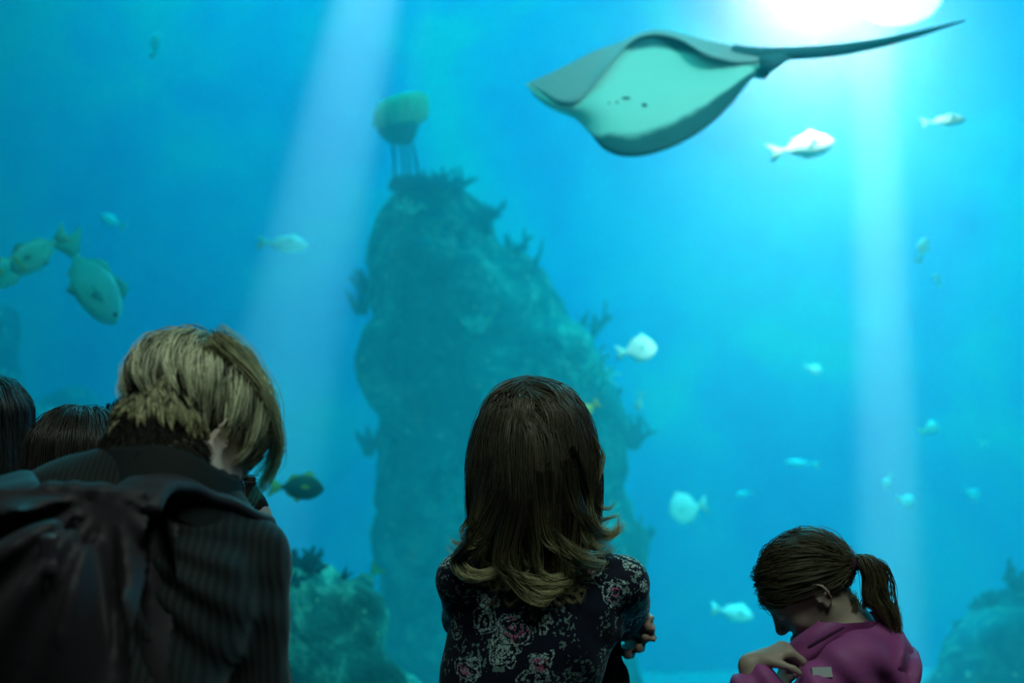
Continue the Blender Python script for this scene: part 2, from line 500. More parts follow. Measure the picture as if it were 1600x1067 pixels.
def tuft(name, base, height, n, mat, parent, seed, spread=0.6, rad=0.02, droop=0.0):
    """Bushy branching coral or weed as one mesh."""
    r = np.random.RandomState(seed); S = []; R = []
    base = np.array(base, float)
    for i in range(n):
        a = r.rand() * 6.283; sp = spread * math.sqrt(r.rand())
        d = np.array([math.cos(a) * sp, math.sin(a) * sp, 1.0]); h = height * (0.5 + 0.5 * r.rand())
        p0 = base + np.array([math.cos(a), math.sin(a), 0]) * rad * 2 * r.rand()
        p1 = p0 + d * h * 0.5 + r.normal(size=3) * h * 0.06
        p2 = p0 + d * h + r.normal(size=3) * h * 0.12 - np.array([0, 0, droop * h])
        S.append(spline([p0, p1, p2], 8)); R.append(rad * (0.7 + 0.6 * r.rand()))
        for j in range(2):
            q = p1 + (p2 - p1) * r.rand() * 0.6
            e = q + (d + r.normal(size=3) * 0.6) * h * 0.3
            S.append(spline([q, (q + e) / 2 + r.normal(size=3) * h * 0.03, e], 8)); R.append(rad * 0.7)
    return tubes(name, S, R, mat, parent, sides=5, taper=0.5, root=1.1)

def local(o, loc):
    """Move the vertices of a world-built mesh so that its parent's origin can sit at loc."""
    me = o.data; a = np.empty(len(me.vertices) * 3, np.float32); me.vertices.foreach_get('co', a)
    a = a.reshape(-1, 3) - np.array(loc, np.float32); me.vertices.foreach_set('co', a.ravel()); me.update()

def reef():
    coral_dark = simple('dark coral', (0.025, 0.09, 0.10), 0.9, 0.1, nscale=8, namt=0.5)
    coral_pale = simple('pale coral', (0.45, 0.46, 0.34), 0.9, 0.1, nscale=12, namt=0.3)
    # --- the tall pillar
    d = 12.6
    prof = [(312, 628, 690), (335, 606, 738), (360, 594, 754), (385, 576, 786), (430, 570, 800), (480, 562, 845), (525, 562, 905),
            (575, 570, 922), (640, 580, 958), (700, 578, 990), (780, 574, 996), (860, 574, 1010), (950, 574, 1010), (1060, 572, 1012), (1200, 560, 1030)]
    f = Field(); pts = []; rad = []
    for py, xl, xr in prof:
        a, b = P(xl, py, d), P(xr, py, d)
        pts.append([(a.x + b.x) / 2, d + 0.2, a.z]); rad.append((b.x - a.x) / 2 * 0.95)
    f.chain(pts, rad, 0.04, sq=(1, 0.8, 1))
    for px, py, r in ((660, 560, .5), (720, 480, .42), (850, 620, .5), (880, 560, .33), (900, 720, .4), (670, 760, .45), (740, 650, .55), (640, 420, .3), (930, 860, .4), (690, 980, .45), (850, 860, .5)):
        c = P(px, py, d - 0.55); f.ell((c.x, c.y, c.z), (r, r * .7, r * 1.1), 0.15)
    f.fn(lambda X, D: D + 0.075 * n3(X, 1, 3.2) + 0.045 * n3(X, 2, 8) + 0.02 * n3(X, 5, 19) + 0.05 * np.maximum(0, n3(X, 6, 5.5) - 0.3))
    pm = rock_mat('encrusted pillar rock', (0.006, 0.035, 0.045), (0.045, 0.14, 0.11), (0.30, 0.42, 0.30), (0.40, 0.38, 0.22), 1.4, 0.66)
    c0 = P(790, 1100, d); base = (c0.x, d + 0.2, BED_Z)
    t = thing('rock_spire', base, 'tall encrusted rock spire rising from the tank bed behind the brown-haired visitor', 'rock')
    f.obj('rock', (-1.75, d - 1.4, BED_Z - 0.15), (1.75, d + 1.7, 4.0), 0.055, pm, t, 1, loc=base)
    for k, (px, py, h, n) in enumerate(((572, 440, .3, 9), (566, 470, .22, 8), (752, 345, .3, 9), (700, 300, .3, 10), (668, 288, .25, 9), (792, 400, .3, 9), (915, 525, .35, 10), (800, 470, .5, 8),
                                        (575, 690, .25, 9), (990, 680, .3, 10), (1005, 840, .3, 9), (900, 520, .22, 7), (950, 620, .2, 6))):
        q = P(px, py, d + (0 if 600 < px < 900 else 0.2))
        o = tuft('coral', (q.x, q.y, q.z - 0.12), h, n, coral_dark, t, 50 + k, 0.8, 0.022); local(o, base)
    for k, (px, py, dy) in enumerate(((905, 585, .75), (930, 600, .6), (745, 500, .85), (700, 375, .6), (638, 318, .55))):
        q = P(px, py, d - dy)
        o = tuft('pale_coral', (q.x, q.y, q.z - 0.1), .26 if k < 2 else .12, 16, coral_pale, t, 80 + k, 0.9, 0.018)
        o['label'] = 'pale branching coral growing on the spire'; local(o, base)
    # --- platform with legs and the ribbed sponge above it
    q = P(648, 282, d); b2 = (q.x, q.y, q.z)
    s = thing('cup_sponge', b2, 'yellowish ribbed cup sponge on thin stalks above the tall rock spire', 'sponge')
    sm = simple('tan sponge', (1.0, 0.60, 0.24), 0.9, 0.1, nscale=9, namt=0.25, bump=0.5, bscale=25)
    um = simple('olive sponge underside', (0.07, 0.11, 0.07), 0.9, 0.1, nscale=7, namt=0.3)
    stm = simple('dark stalk', (0.03, 0.08, 0.09), 0.9, 0.1)
    m = 12.6 / FPX
    def ring(px, py, w, hh, tilt, amp, N=72, dep=0.8):
        c = P(px, py, d); out = []
        for i in range(N):
            a = i * 2 * math.pi / N; rr = 1 + amp * math.sin(a * 15) + amp * 0.6 * math.sin(a * 4 + 1)
            out.append((c.x - q.x + w * m / 2 * math.cos(a) * rr, w * m / 2 * dep * math.sin(a) * rr, c.z - q.z + tilt * m * math.cos(a) + hh * m * math.sin(a * 15) * amp * 4))
        return out
    loft('bell', [ring(628, 152, 60, 0, 7, .02), ring(628, 158, 74, 3, 8, .05), ring(626, 172, 80, 4, 7, .06), ring(625, 190, 80, 5, 6, .07), ring(624, 197, 66, 5, 5, .05)], sm, s)
    loft('cup', [ring(622, 186, 66, 0, 4, .03), ring(621, 204, 62, 0, 2, .02), ring(623, 216, 50, 0, 0, .02), ring(625, 224, 32, 0, 0, .01)], um, s)
    r = np.random.RandomState(3)
    S = []
    for k, (x0, x1) in enumerate(((614, 616), (624, 632), (634, 640), (642, 654))):
        a, b = P(x0, 220, d), P(x1, 278, d)
        S = [spline([(a.x - q.x, (k % 2) * .05, a.z - q.z), ((a.x + b.x) / 2 - q.x + .008, .02, (a.z + b.z) / 2 - q.z), (b.x - q.x, 0, b.z - q.z)], 10)]
        tubes('stalk', S, [0.016], stm, s, sides=6, taper=1)
    loft('base', [ring(646, 276, 56, 0, 0, .06), ring(648, 283, 76, 0, 2, .06), ring(650, 292, 84, 0, 3, .05), ring(652, 300, 70, 0, 0, .05)], stm, s)
    # --- near rock heap, lower left
    def heap(name, blobs, dd, mat, label, vox, seed, tufts=(), kids=True, amp=1.0, tm=None):
        f = Field(); lo = np.array([1e9] * 3); hi = -lo
        for px, py, rx, rz, dy in blobs:
            c = P(px, py, dd + dy); k = (dd + dy) / FPX
            f.ell((c.x, c.y, c.z), (rx * k, rx * k * 0.9, rz * k), 0.12)
            lo = np.minimum(lo, np.array(c) - max(rx, rz) * k - 0.25); hi = np.maximum(hi, np.array(c) + max(rx, rz) * k + 0.25)
        lo[2] = max(lo[2], BED_Z - 0.12)
        lo[1] = max(lo[1], WIN_Y + 0.1)
        f.fn(lambda X, D: D + amp * (0.06 * n3(X, seed, 3.5) + 0.045 * n3(X, seed + 1, 8.5) + 0.018 * n3(X, seed + 2, 22)))
        cx = P(blobs[0][0], blobs[0][1], dd); base = (cx.x, cx.y, BED_Z)
        t = thing(name, base, label, 'rock')
        f.obj('rock', lo, hi, vox, mat, t, 1, loc=base)
        for k, (px, py, h, n, dy, rr) in enumerate(tufts):
            q = P(px, py, dd + dy)
            o = tuft('coral', (q.x, q.y, q.z - h * 0.2), h, n, tm or coral_dark, t, seed + 10 + k, 0.5, rr); local(o, base)
        return t
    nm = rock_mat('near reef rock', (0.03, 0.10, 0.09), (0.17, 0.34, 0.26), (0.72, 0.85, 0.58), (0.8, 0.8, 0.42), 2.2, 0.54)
    heap('reef_rock', [(440, 960, 62, 62, 0), (500, 945, 45, 45, .2), (545, 975, 55, 55, .1), (480, 1060, 110, 85, 0), (585, 1075, 60, 50, -.1), (520, 1250, 210, 190, .3), (400, 1100, 100, 150, .2),
                       (430, 1430, 180, 200, .1), (560, 1460, 200, 210, .2)],
         6.8, nm, 'near reef rock heap with pale ledges between the short-haired visitor and the rock spire', 0.032, 21,
         ((470, 905, .17, 16, 0, .014), (487, 905, .15, 14, 0.05, .014), (455, 925, .12, 12, -.1, .012), (525, 918, .10, 10, .1, .010), (492, 930, .12, 12, .1, .012)))
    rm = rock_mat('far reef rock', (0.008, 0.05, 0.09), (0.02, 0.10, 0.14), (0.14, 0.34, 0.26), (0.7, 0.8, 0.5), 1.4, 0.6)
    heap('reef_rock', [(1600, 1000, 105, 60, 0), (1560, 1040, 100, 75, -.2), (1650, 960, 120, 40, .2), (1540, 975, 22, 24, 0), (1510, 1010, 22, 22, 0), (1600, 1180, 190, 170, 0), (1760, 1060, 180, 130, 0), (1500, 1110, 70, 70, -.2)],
         11.5, rm, 'blue-green coral covered rock in the lower right corner of the tank', 0.06, 31,
         ((1538, 955, .2, 16, 0, .03), (1510, 1000, .2, 16, 0, .03), (1592, 915, .18, 12, 0, .03)))
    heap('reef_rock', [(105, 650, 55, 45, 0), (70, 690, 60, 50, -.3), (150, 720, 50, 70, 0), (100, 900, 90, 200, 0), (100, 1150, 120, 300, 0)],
         17.5, rm, 'low rounded far rock showing between the two heads at far left', 0.09, 41, ((72, 655, .2, 10, -1.6, .03),), tm=coral_pale)
    heap('reef_rock', [(0, 520, 36, 50, 0), (-20, 610, 60, 90, 0), (-50, 760, 80, 150, 0), (-60, 1000, 90, 240, 0)],
         16.0, rm, 'tall dim rock column at the left edge behind the fish', 0.09, 45)
reef()

# ------------------------------------------------------------------ fish
def fish_mat(name, back, flank, belly, stripe=None, nstripe=3, rough=0.45, patch=0.0):
    t = NT(name); c = t.co()
    sx = t.n('ShaderNodeSeparateXYZ'); t.l(c, sx.inputs[0])
    n = t.noise(c, 22, 3)
    z = t.math('ADD', sx.outputs[2], t.math('MULTIPLY', t.math('SUBTRACT', n, 0.5), 0.25))
    col = t.ramp(t.math('ADD', t.math('MULTIPLY', z, 0.9), 0.5), [(0.25, belly), (0.5, flank), (0.72, back)])
    if stripe:
        w = t.math('SINE', t.math('MULTIPLY', t.math('ADD', sx.outputs[0], 0.1), nstripe * 6.283))
        col = t.mix(t.ramp(w, [(0.55, (0, 0, 0)), (0.8, (1, 1, 1))]), col, stripe)
    if patch:
        col = t.mix(t.ramp(t.noise(c, 3.5, 2), [(0.5, (0, 0, 0)), (0.65, (patch,) * 3)]), col, back)
    sc = t.n('ShaderNodeTexVoronoi'); sc.inputs['Scale'].default_value = 55; t.l(c, sc.inputs['Vector'])
    t.pbr(col, rough, 0.5, t.bump(sc.outputs[0], 0.25, 0.01))
    return t.m

def fish(loc, aim, L, H, W, mat, finm, label, group=None, roll=0.0, prof=None, cat='fish', bend=0.0, tailw=1.0, fins=True, name='fish'):
    """Fish of length L (metres) whose nose points along aim; H, W = height and thickness as fractions of L."""
    t = thing(name, (0, 0, 0), label, cat, group)
    prof = prof or [(0, .02), (.04, .28), (.12, .58), (.25, .86), (.4, 1.0), (.55, .93), (.7, .66), (.82, .34), (.9, .19), (.96, .17)]
    BL = 0.80
    N = 16; rings = []
    xs = np.linspace(0, .96, 17)
    hs = np.interp(xs, [p[0] for p in prof], [p[1] for p in prof])
    def yb(x): return bend * (x * x)
    for x, h in zip(xs, hs):
        ring = []
        for j in range(N):
            a = 2 * math.pi * j / N
            wy = W / 2 * (h ** 0.8) * math.cos(a) * (1 if x < .6 else max(.3, 1 - (x - .6) * 1.6))
            ring.append((0.5 - x * BL, wy + yb(x), H / 2 * h * math.sin(a) * (1.05 if math.sin(a) > 0 else 0.95)))
        rings.append(ring)
    body = loft('body', rings, mat, t)
    def fin(name, outline, thick=0.006, m=None):
        n = len(outline); V = []; 
        c = np.mean(outline, 0)
        for sgn in (1, -1):
            for p in outline: V.append((p[0], p[1] + sgn * thick * 0.3, p[2]))
            V.append((c[0], c[1] + sgn * thick, c[2]))
        F = []
        for j in range(n):
            k = (j + 1) % n
            F += [(j, k, n), (n + 1 + k, n + 1 + j, 2 * n + 1), (j, n + 1 + j, n + 1 + k, k)]
        return raw(name, V, F, m or finm, t)
    xe = 0.5 - .93 * BL; y1 = yb(.95); tl = 0.5 + 0.0
    h0 = H * .08; ty = yb(1.15)
    fin('tail_fin', [(xe, y1, h0), (xe - .08, y1, h0 + .05 * tailw), (-.5, ty, .19 * tailw * (H / .4) ** .5), (-.47, ty, .09 * tailw), (-.44, ty, 0), (-.47, ty, -.09 * tailw), (-.5, ty, -.19 * tailw * (H / .4) ** .5), (xe - .08, y1, -h0 - .05 * tailw), (xe, y1, -h0)])
    if fins:
        def hz(x): return H / 2 * np.interp(x, xs, hs)
        for nm, s, x0, x1, fh in (('dorsal_fin', 1.05, .22, .86, .09), ('anal_fin', -0.95, .52, .86, .08)):
            top = [(0.5 - x * BL, yb(x), s * hz(x) + math.copysign(fh * (0.55 + 0.45 * math.sin((x - x0) / (x1 - x0) * 9)) * min(1, (x1 - x) * 8 + .1) * min(1, (x - x0) * 8 + .2), s)) for x in np.linspace(x0, x1, 9)]
            bot = [(0.5 - x * BL, yb(x), s * hz(x) * 0.9) for x in np.linspace(x1, x0, 7)]
            fin(nm, top + bot)
        for sd in (1, -1):
            p = 0.5 - .3 * BL; w = sd * W * .48
            o = fin('pectoral_fin', [(p, w, -.01), (p - .06, w + sd * .025, .035), (p - .15, w + sd * .05, .02), (p - .16, w + sd * .05, -.03), (p - .07, w + sd * .02, -.045)], 0.003)
            c = (0.5 - .1 * BL, sd * W * .5 * np.interp(.1, xs, hs) ** .8 * 0.86, H * .1)
            N2 = 10; V = []; F = []
            for i in range(6):
                th = math.pi * i / 5 * 0.5
                for j in range(N2):
                    a = 2 * math.pi * j / N2
                    V.append((c[0] + .022 * math.cos(a) * math.cos(th), c[1] + sd * .014 * math.sin(th), c[2] + .022 * math.sin(a) * math.cos(th)))
            for i in range(5):
                for j in range(N2): k = (j + 1) % N2; F.append((i*N2+j, i*N2+k, (i+1)*N2+k, (i+1)*N2+j))
            raw('eye', V, F, EYE, t)
    d = Vector(aim).normalized()
    x = d; z = Vector((0, 0, 1)); y = z.cross(x)
    if y.length < .05: y = Vector((0, 1, 0))
    y.normalize(); z = x.cross(y)
    M = Matrix((x, y, z)).transposed().to_4x4() @ Matrix.Rotation(roll, 4, 'X')
    t.matrix_world = Matrix.Translation(loc) @ M @ Matrix.Scale(L, 4)
    t.location = loc; t.rotation_euler = M.to_euler(); t.scale = (L, L, L)
    return t

EYE = simple('fish eye', (0.01, 0.01, 0.012), 0.15, 0.8)
def shoal():
    silver = fish_mat('silver scales lit on top', (0.70, 0.95, 0.88), (0.22, 0.62, 0.56), (0.35, 0.8, 0.68), patch=.2)  # pale back: the highlight along the top is put into the colour
    grey = fish_mat('grey green scales', (0.25, 0.55, 0.55), (0.16, 0.55, 0.52), (0.30, 0.85, 0.72), patch=.5)
    brown = fish_mat('dark brown scales', (0.11, 0.12, 0.06), (0.035, 0.055, 0.05), (0.04, 0.06, 0.05))
    pale = fish_mat('pale scales', (0.8, 0.95, 0.9), (0.75, 0.95, 0.9), (0.8, 1, .95))
    aqua = fish_mat('blue green scales', (0.5, .95, .9), (0.45, .95, .88), (.6, 1, .9))
    band = fish_mat('banded scales', (0.25, .3, .2), (0.5, .55, .35), (.6, .6, .4), stripe=(0.02, .06, .07), nstripe=4)
    yellow = fish_mat('yellow scales', (0.75, .55, .08), (0.8, .65, .1), (.85, .8, .2))
    finw = simple('clear fin', (0.30, 0.62, 0.55), 0.6, 0.3)
    fing = simple('grey fin', (0.18, 0.55, 0.50), 0.6, 0.3)
    finy = simple('yellow fin', (0.75, 0.55, 0.12), 0.6, 0.3)
    finb = simple('brown fin', (0.10, 0.11, 0.06), 0.6, 0.3)
    def px(p): return p / FPX
    def put(x0, y0, x1, y1, dd, *a, dep=0.0, lean=.25, **k):
        """nose at pixel (x1,y1), tail at (x0,y0), dd metres away"""
        A, B = P(x0, y0, dd), P(x1, y1, dd + dep)
        v = B - A
        k['roll'] = -lean if x1 > x0 else lean
        return fish((A + B) / 2, v, v.length, *a, **k)
    deep = [(0, .03), (.03, .35), (.08, .62), (.18, .88), (.33, 1.0), (.5, .97), (.66, .76), (.8, .42), (.9, .2), (.96, .17)]
    leaf = [(0, .02), (.04, .3), (.12, .6), (.25, .85), (.4, .98), (.52, 1.0), (.66, .85), (.8, .5), (.9, .22), (.96, .17)]
    round_ = [(0, .05), (.05, .35), (.14, .7), (.3, .96), (.45, 1.0), (.6, .92), (.74, .66), (.85, .32), (.92, .16), (.96, .14)]
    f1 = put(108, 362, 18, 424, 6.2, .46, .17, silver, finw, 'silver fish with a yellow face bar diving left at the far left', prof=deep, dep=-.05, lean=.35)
    bar = loft('face_bar', [[(0.5 - (.19 + w) * .8, (1 if j < 6 else -1) * .085, z) for j, z in enumerate(list(np.linspace(-.12, .14, 6)) + list(np.linspace(.14, -.12, 6)))] for w in (0, .035)], finy, f1)
    bar['label'] = 'yellow bar behind the head'
    put(98, 362, 180, 508, 6.4, .40, .17, grey, fing, 'grey green fish heading down right beside the silver fish', prof=leaf, bend=.05, lean=.35)
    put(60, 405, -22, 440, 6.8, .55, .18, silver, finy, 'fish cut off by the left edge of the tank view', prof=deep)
    put(400, 378, 482, 384, 9.5, .36, .3, pale, finw, 'pale fish with a bright back below the wide light shaft', lean=.5)
    put(418, 760, 507, 764, 6.0, .44, .2, brown, finy, 'dark brown fish with yellow tail swimming right beside the blond fringe', prof=round_)
    put(962, 552, 1026, 542, 9.0, .72, .18, pale, finw, 'round pale fish right of the rock spire', prof=round_, lean=.55)
    put(1106, 788, 1046, 800, 10.5, .80, .16, aqua, finw, 'round pale blue disc fish facing left at mid right', prof=round_)
    put(1110, 950, 1178, 964, 10.0, .42, .2, aqua, finw, "pale aqua fish left of the small child's forehead", lean=.5)
    put(592, 884, 552, 938, 8.0, .55, .2, band, finy, 'dark striped fish hanging in front of the spire foot', prof=deep)
    put(936, 628, 900, 652, 8.6, .5, .2, yellow, finy, "yellow fish beside the brown-haired visitor's crown", prof=deep)
    put(1282, 726, 1226, 722, 13, .22, .16, aqua, finw, 'slim faint fish in open water above the small child', fins=False)
    put(1180, 768, 1150, 774, 13, .3, .2, aqua, finw, 'tiny faint fish between the disc fish and the light shaft', fins=False)
    g = 'tiny fish far off at right'
    put(1256, 572, 1284, 580, 12, .55, .2, aqua, finw, 'tiny greenish fish left of the thin light shaft', g, fins=False)
    put(1438, 676, 1466, 664, 11, .6, .2, aqua, finy, 'small green and white fish right of the thin light shaft', g, prof=deep)
    put(1528, 690, 1542, 694, 11, .5, .2, pale, finw, 'tiniest pale fish near the right edge', g, fins=False)
    put(1400, 778, 1428, 786, 12, .7, .2, aqua, finw, 'small rounded green fish right of the shaft foot', g, fins=False, prof=round_)
    put(1392, 738, 1382, 764, 12, .45, .2, aqua, finw, 'tiny upright fish just right of the shaft foot', g, fins=False)
    put(1506, 764, 1530, 778, 13, .7, .2, aqua, finw, 'faint round fish low near the right edge', g, fins=False, prof=round_)
    put(1002, 612, 996, 644, 9.5, .34, .16, grey, fing, 'small dark fish hanging head down right of the spire', g, fins=False)
    put(1434, 412, 1448, 372, 10, .45, .2, pale, finw, 'bright small fish rising right of the thin light shaft', g, fins=False)
    put(1470, 448, 1460, 428, 10, .5, .2, pale, finw, 'faint tiny fish just under the bright rising fish', g, fins=False)
    put(1200, 240, 1304, 220, 8.2, .46, .2, pale, finw, 'white lamp reflection under the stingray tail, shaped as a pale fish', lean=.55)  # fish shape stands in for a lamp reflection
    put(1438, 192, 1510, 186, 8.6, .3, .2, pale, finw, 'slender lamp reflection near the top right, shaped as a pale fish', lean=.6)  # another reflected glint, modelled as a slim pale fish
    put(238, 92, 246, 52, 12, .4, .2, aqua, finw, 'faint upright fish high in the upper left water', fins=False)
    put(196, 356, 158, 336, 12, .4, .2, aqua, finw, 'dim blue fish above right of the grey green fish', fins=False)

# ------------------------------------------------------------------ the stingray
def stingray():
    d = 6.4
    base = P(1010, 140, d)
    t = thing('stingray', base, 'large stingray showing its pale belly and long thin tail at upper right', 'stingray')
    # columns from the curled wing tip to the tail root; each: lower edge, belly, belly, crest, rolled edge (pixel x, pixel y, metres nearer)
    C = [[(821,131,.02),(822,131,.02),(823,131,.02),(824,131,.02),(825,131,.02)],
         [(842,156,.06),(843,150,.07),(846,142,.06),(856,118,.02),(852,146,.10)],
         [(868,172,.10),(872,164,.13),(880,140,.08),(893,100,.00),(876,160,.17)],
         [(900,186,.14),(908,166,.17),(916,128,.08),(930,82,-.03),(908,154,.19)],
         [(922,208,.22),(938,168,.20),(950,118,.04),(962,70,-.10),(944,112,.13)],
         [(944,232,.32),(970,170,.20),(984,108,-.04),(992,58,-.16),(986,66,-.08)],
         [(984,243,.36),(1005,165,.18),(1015,104,-.08),(1022,51,-.20),(1020,54,-.16)],
         [(1040,232,.34),(1044,156,.15),(1050,108,-.08),(1060,55,-.19),(1062,62,-.10)],
         [(1096,203,.26),(1088,146,.12),(1088,112,-.04),(1096,63,-.13),(1100,84,.02)],
         [(1138,166,.18),(1128,134,.09),(1126,108,.0),(1134,71,-.06),(1136,95,.05)],
         [(1168,130,.10),(1158,118,.06),(1158,102,.03),(1164,80,.0),(1168,98,.05)],
         [(1188,108,.05),(1186,104,.04),(1186,98,.03),(1190,88,.02),(1190,94,.04)]]
    G = np.array([[list(P(x, y, d - z) - base) for x, y, z in col] for col in C])
    nu, nv = 66, 40
    G1 = np.stack([spline(G[:, j], nu) for j in range(5)], 1)
    S = np.stack([spline(G1[i], nv) for i in range(nu)], 0)
    du = np.gradient(S, axis=0); dv = np.gradient(S, axis=1)
    N = np.cross(du, dv); N /= np.maximum(np.linalg.norm(N, axis=2, keepdims=True), 1e-6)
    if N[nu // 2, nv // 3, 1] > 0: N = -N            # towards the camera = belly
    u = np.linspace(0, 1, nu)[:, None]; v = np.linspace(0, 1, nv)[None]
    th = 0.003 + 0.04 * np.clip(np.sin(math.pi * np.clip(u * 1.02, 0, 1)), 0, 1) ** 0.8 * np.clip(1 - (np.abs(v - 0.36) / 0.42) ** 2, 0, 1) ** 1.3
    V = np.concatenate([(S + N * th[..., None] * 0.5).reshape(-1, 3), (S - N * th[..., None]).reshape(-1, 3)])
    F = []; q = nu * nv
    for i in range(nu - 1):
        for j in range(nv - 1):
            a, b, c, e = i*nv+j, (i+1)*nv+j, (i+1)*nv+j+1, i*nv+j+1
            F += [(a, b, c, e), (q+a, q+e, q+c, q+b)]
    for i in range(nu - 1):
        F += [(i*nv, q+i*nv, q+(i+1)*nv, (i+1)*nv), (i*nv+nv-1, (i+1)*nv+nv-1, q+(i+1)*nv+nv-1, q+i*nv+nv-1)]
    for j in range(nv - 1):
        F += [(j, j+1, q+j+1, q+j), ((nu-1)*nv+j, q+(nu-1)*nv+j, q+(nu-1)*nv+j+1, (nu-1)*nv+j+1)]
    m = NT('stingray skin')
    bel = m.n('ShaderNodeAttribute', attribute_name='belly').outputs['Fac']
    n = m.noise(m.co(), 9, 4)
    f = m.math('ADD', bel, m.math('MULTIPLY', m.math('SUBTRACT', n, .5), .25))
    col = m.ramp(f, [(0.0, (0.70, 0.46, 0.46)), (0.26, (0.70, 0.46, 0.46)), (0.32, (0.03, 0.10, 0.12)), (0.52, (0.05, 0.14, 0.15)), (0.70, (0.82, 0.86, 0.76))])
    m.pbr(col, 0.6, 0.3, m.bump(m.noise(m.co(), 60, 2), .15, .004))
    o = raw('body', V, F, m.m, t)
    # belly value: 0 back, .3-.5 dark margin of the underside, 1 white belly
    Px = np.array([[x for x, y, z in c] for c in C], float)
    ul = u + 0 * v; vl = v + 0 * u
    low = np.interp(ul, [0, .18, .36, .45, .6, .8, 1], [0, 0.0, 0.0, .08, .10, .15, .14])
    up = np.interp(ul, [0, .18, .36, .45, .55, .7, .85, 1], [.03, .03, .08, .14, .14, .14, .16, .1])
    e_low = (vl - low) * 5 + .62; e_up = ((0.75 - up) - vl) * 6 + .62
    b = np.clip(np.minimum(e_low, e_up), .42, 1); 
    at = o.data.attributes.new('belly', 'FLOAT', 'POINT')
    at.data.foreach_set('value', np.concatenate([b.ravel(), np.zeros(q)]).astype(np.float32))
    grey = simple('ray back', (0.09, 0.17, 0.2), 0.6, 0.3, nscale=8)
    dark = simple('ray dark', (0.03, 0.07, 0.07), 0.8, 0.2)
    path = [(1146, 79, -.03), (1170, 83, 0), (1215, 84, .02), (1290, 80, .04), (1360, 70, .06), (1430, 54, .05), (1508, 32, .02)]
    pp = spline([list(P(x, y, d - z) - base) for x, y, z in path], 40)
    tl = tubes('tail', [pp], [0.030], grey, t, sides=10, taper=0.13, root=1)
    # ragged fringe under the tail
    for k, (pts) in enumerate(([(1150, 92), (1186, 90), (1232, 88), (1212, 104), (1196, 124), (1172, 120), (1160, 108)], [(1185, 86), (1225, 84), (1235, 92), (1206, 112), (1188, 106)])):
        ringf = [list(P(x, y, d - .02 - .06 * k) - base) for x, y in pts]; n_ = len(ringf)
        c = np.mean(ringf, 0); V2 = []; F2 = []
        for s_ in (1, -1):
            V2 += [(a[0], a[1] + s_ * .004, a[2]) for a in ringf] + [(c[0], c[1] + s_ * .015, c[2])]
        for j in range(n_):
            kk = (j + 1) % n_; F2 += [(j, kk, n_), (n_+1+kk, n_+1+j, 2*n_+1), (j, n_+1+j, n_+1+kk, kk)]
        raw('pelvic_fin', V2, F2, grey, t)
    # mouth and nostril marks, gill slits
    def spot(nm, x, y, rx, rz, z):
        c = P(x, y, d - z) - base; k = d / FPX
        N2 = 12; V3 = []; F3 = []
        for i in range(7):
            tt = math.pi * i / 6
            for j in range(N2):
                a = 2 * math.pi * j / N2
                V3.append((c.x + rx * k * math.sin(tt) * math.cos(a), c.y + .006 * math.cos(tt), c.z + rz * k * math.sin(tt) * math.sin(a)))
        for i in range(6):
            for j in range(N2): kk = (j + 1) % N2; F3.append((i*N2+j, i*N2+kk, (i+1)*N2+kk, (i+1)*N2+j))
        raw(nm, V3, F3, dark, t)
    for nm, x, y, rx, rz in (('mouth', 978, 154, 7, 3), ('nostril', 964, 160, 2.5, 2), ('nostril', 1007, 165, 4.5, 4), ('gill_slit', 952, 161, 2, 1.5)):
        # settle each mark on the belly skin
        z = d - hit(o, base, x, y)[0].y
        spot(nm, x, y, rx, rz, z)
shoal(); stingray()

# ------------------------------------------------------------------ people: shared anatomy
def V3(*a): return Vector(a)
def frame(c, fwd, up):
    """4x4 frame: x = the person's right, y = where the face looks, z = up."""
    f = Vector(fwd).normalized(); r = f.cross(Vector(up)).normalized(); u = r.cross(f)
    M = Matrix((r, f, u)).transposed().to_4x4(); M.translation = Vector(c)
    return M

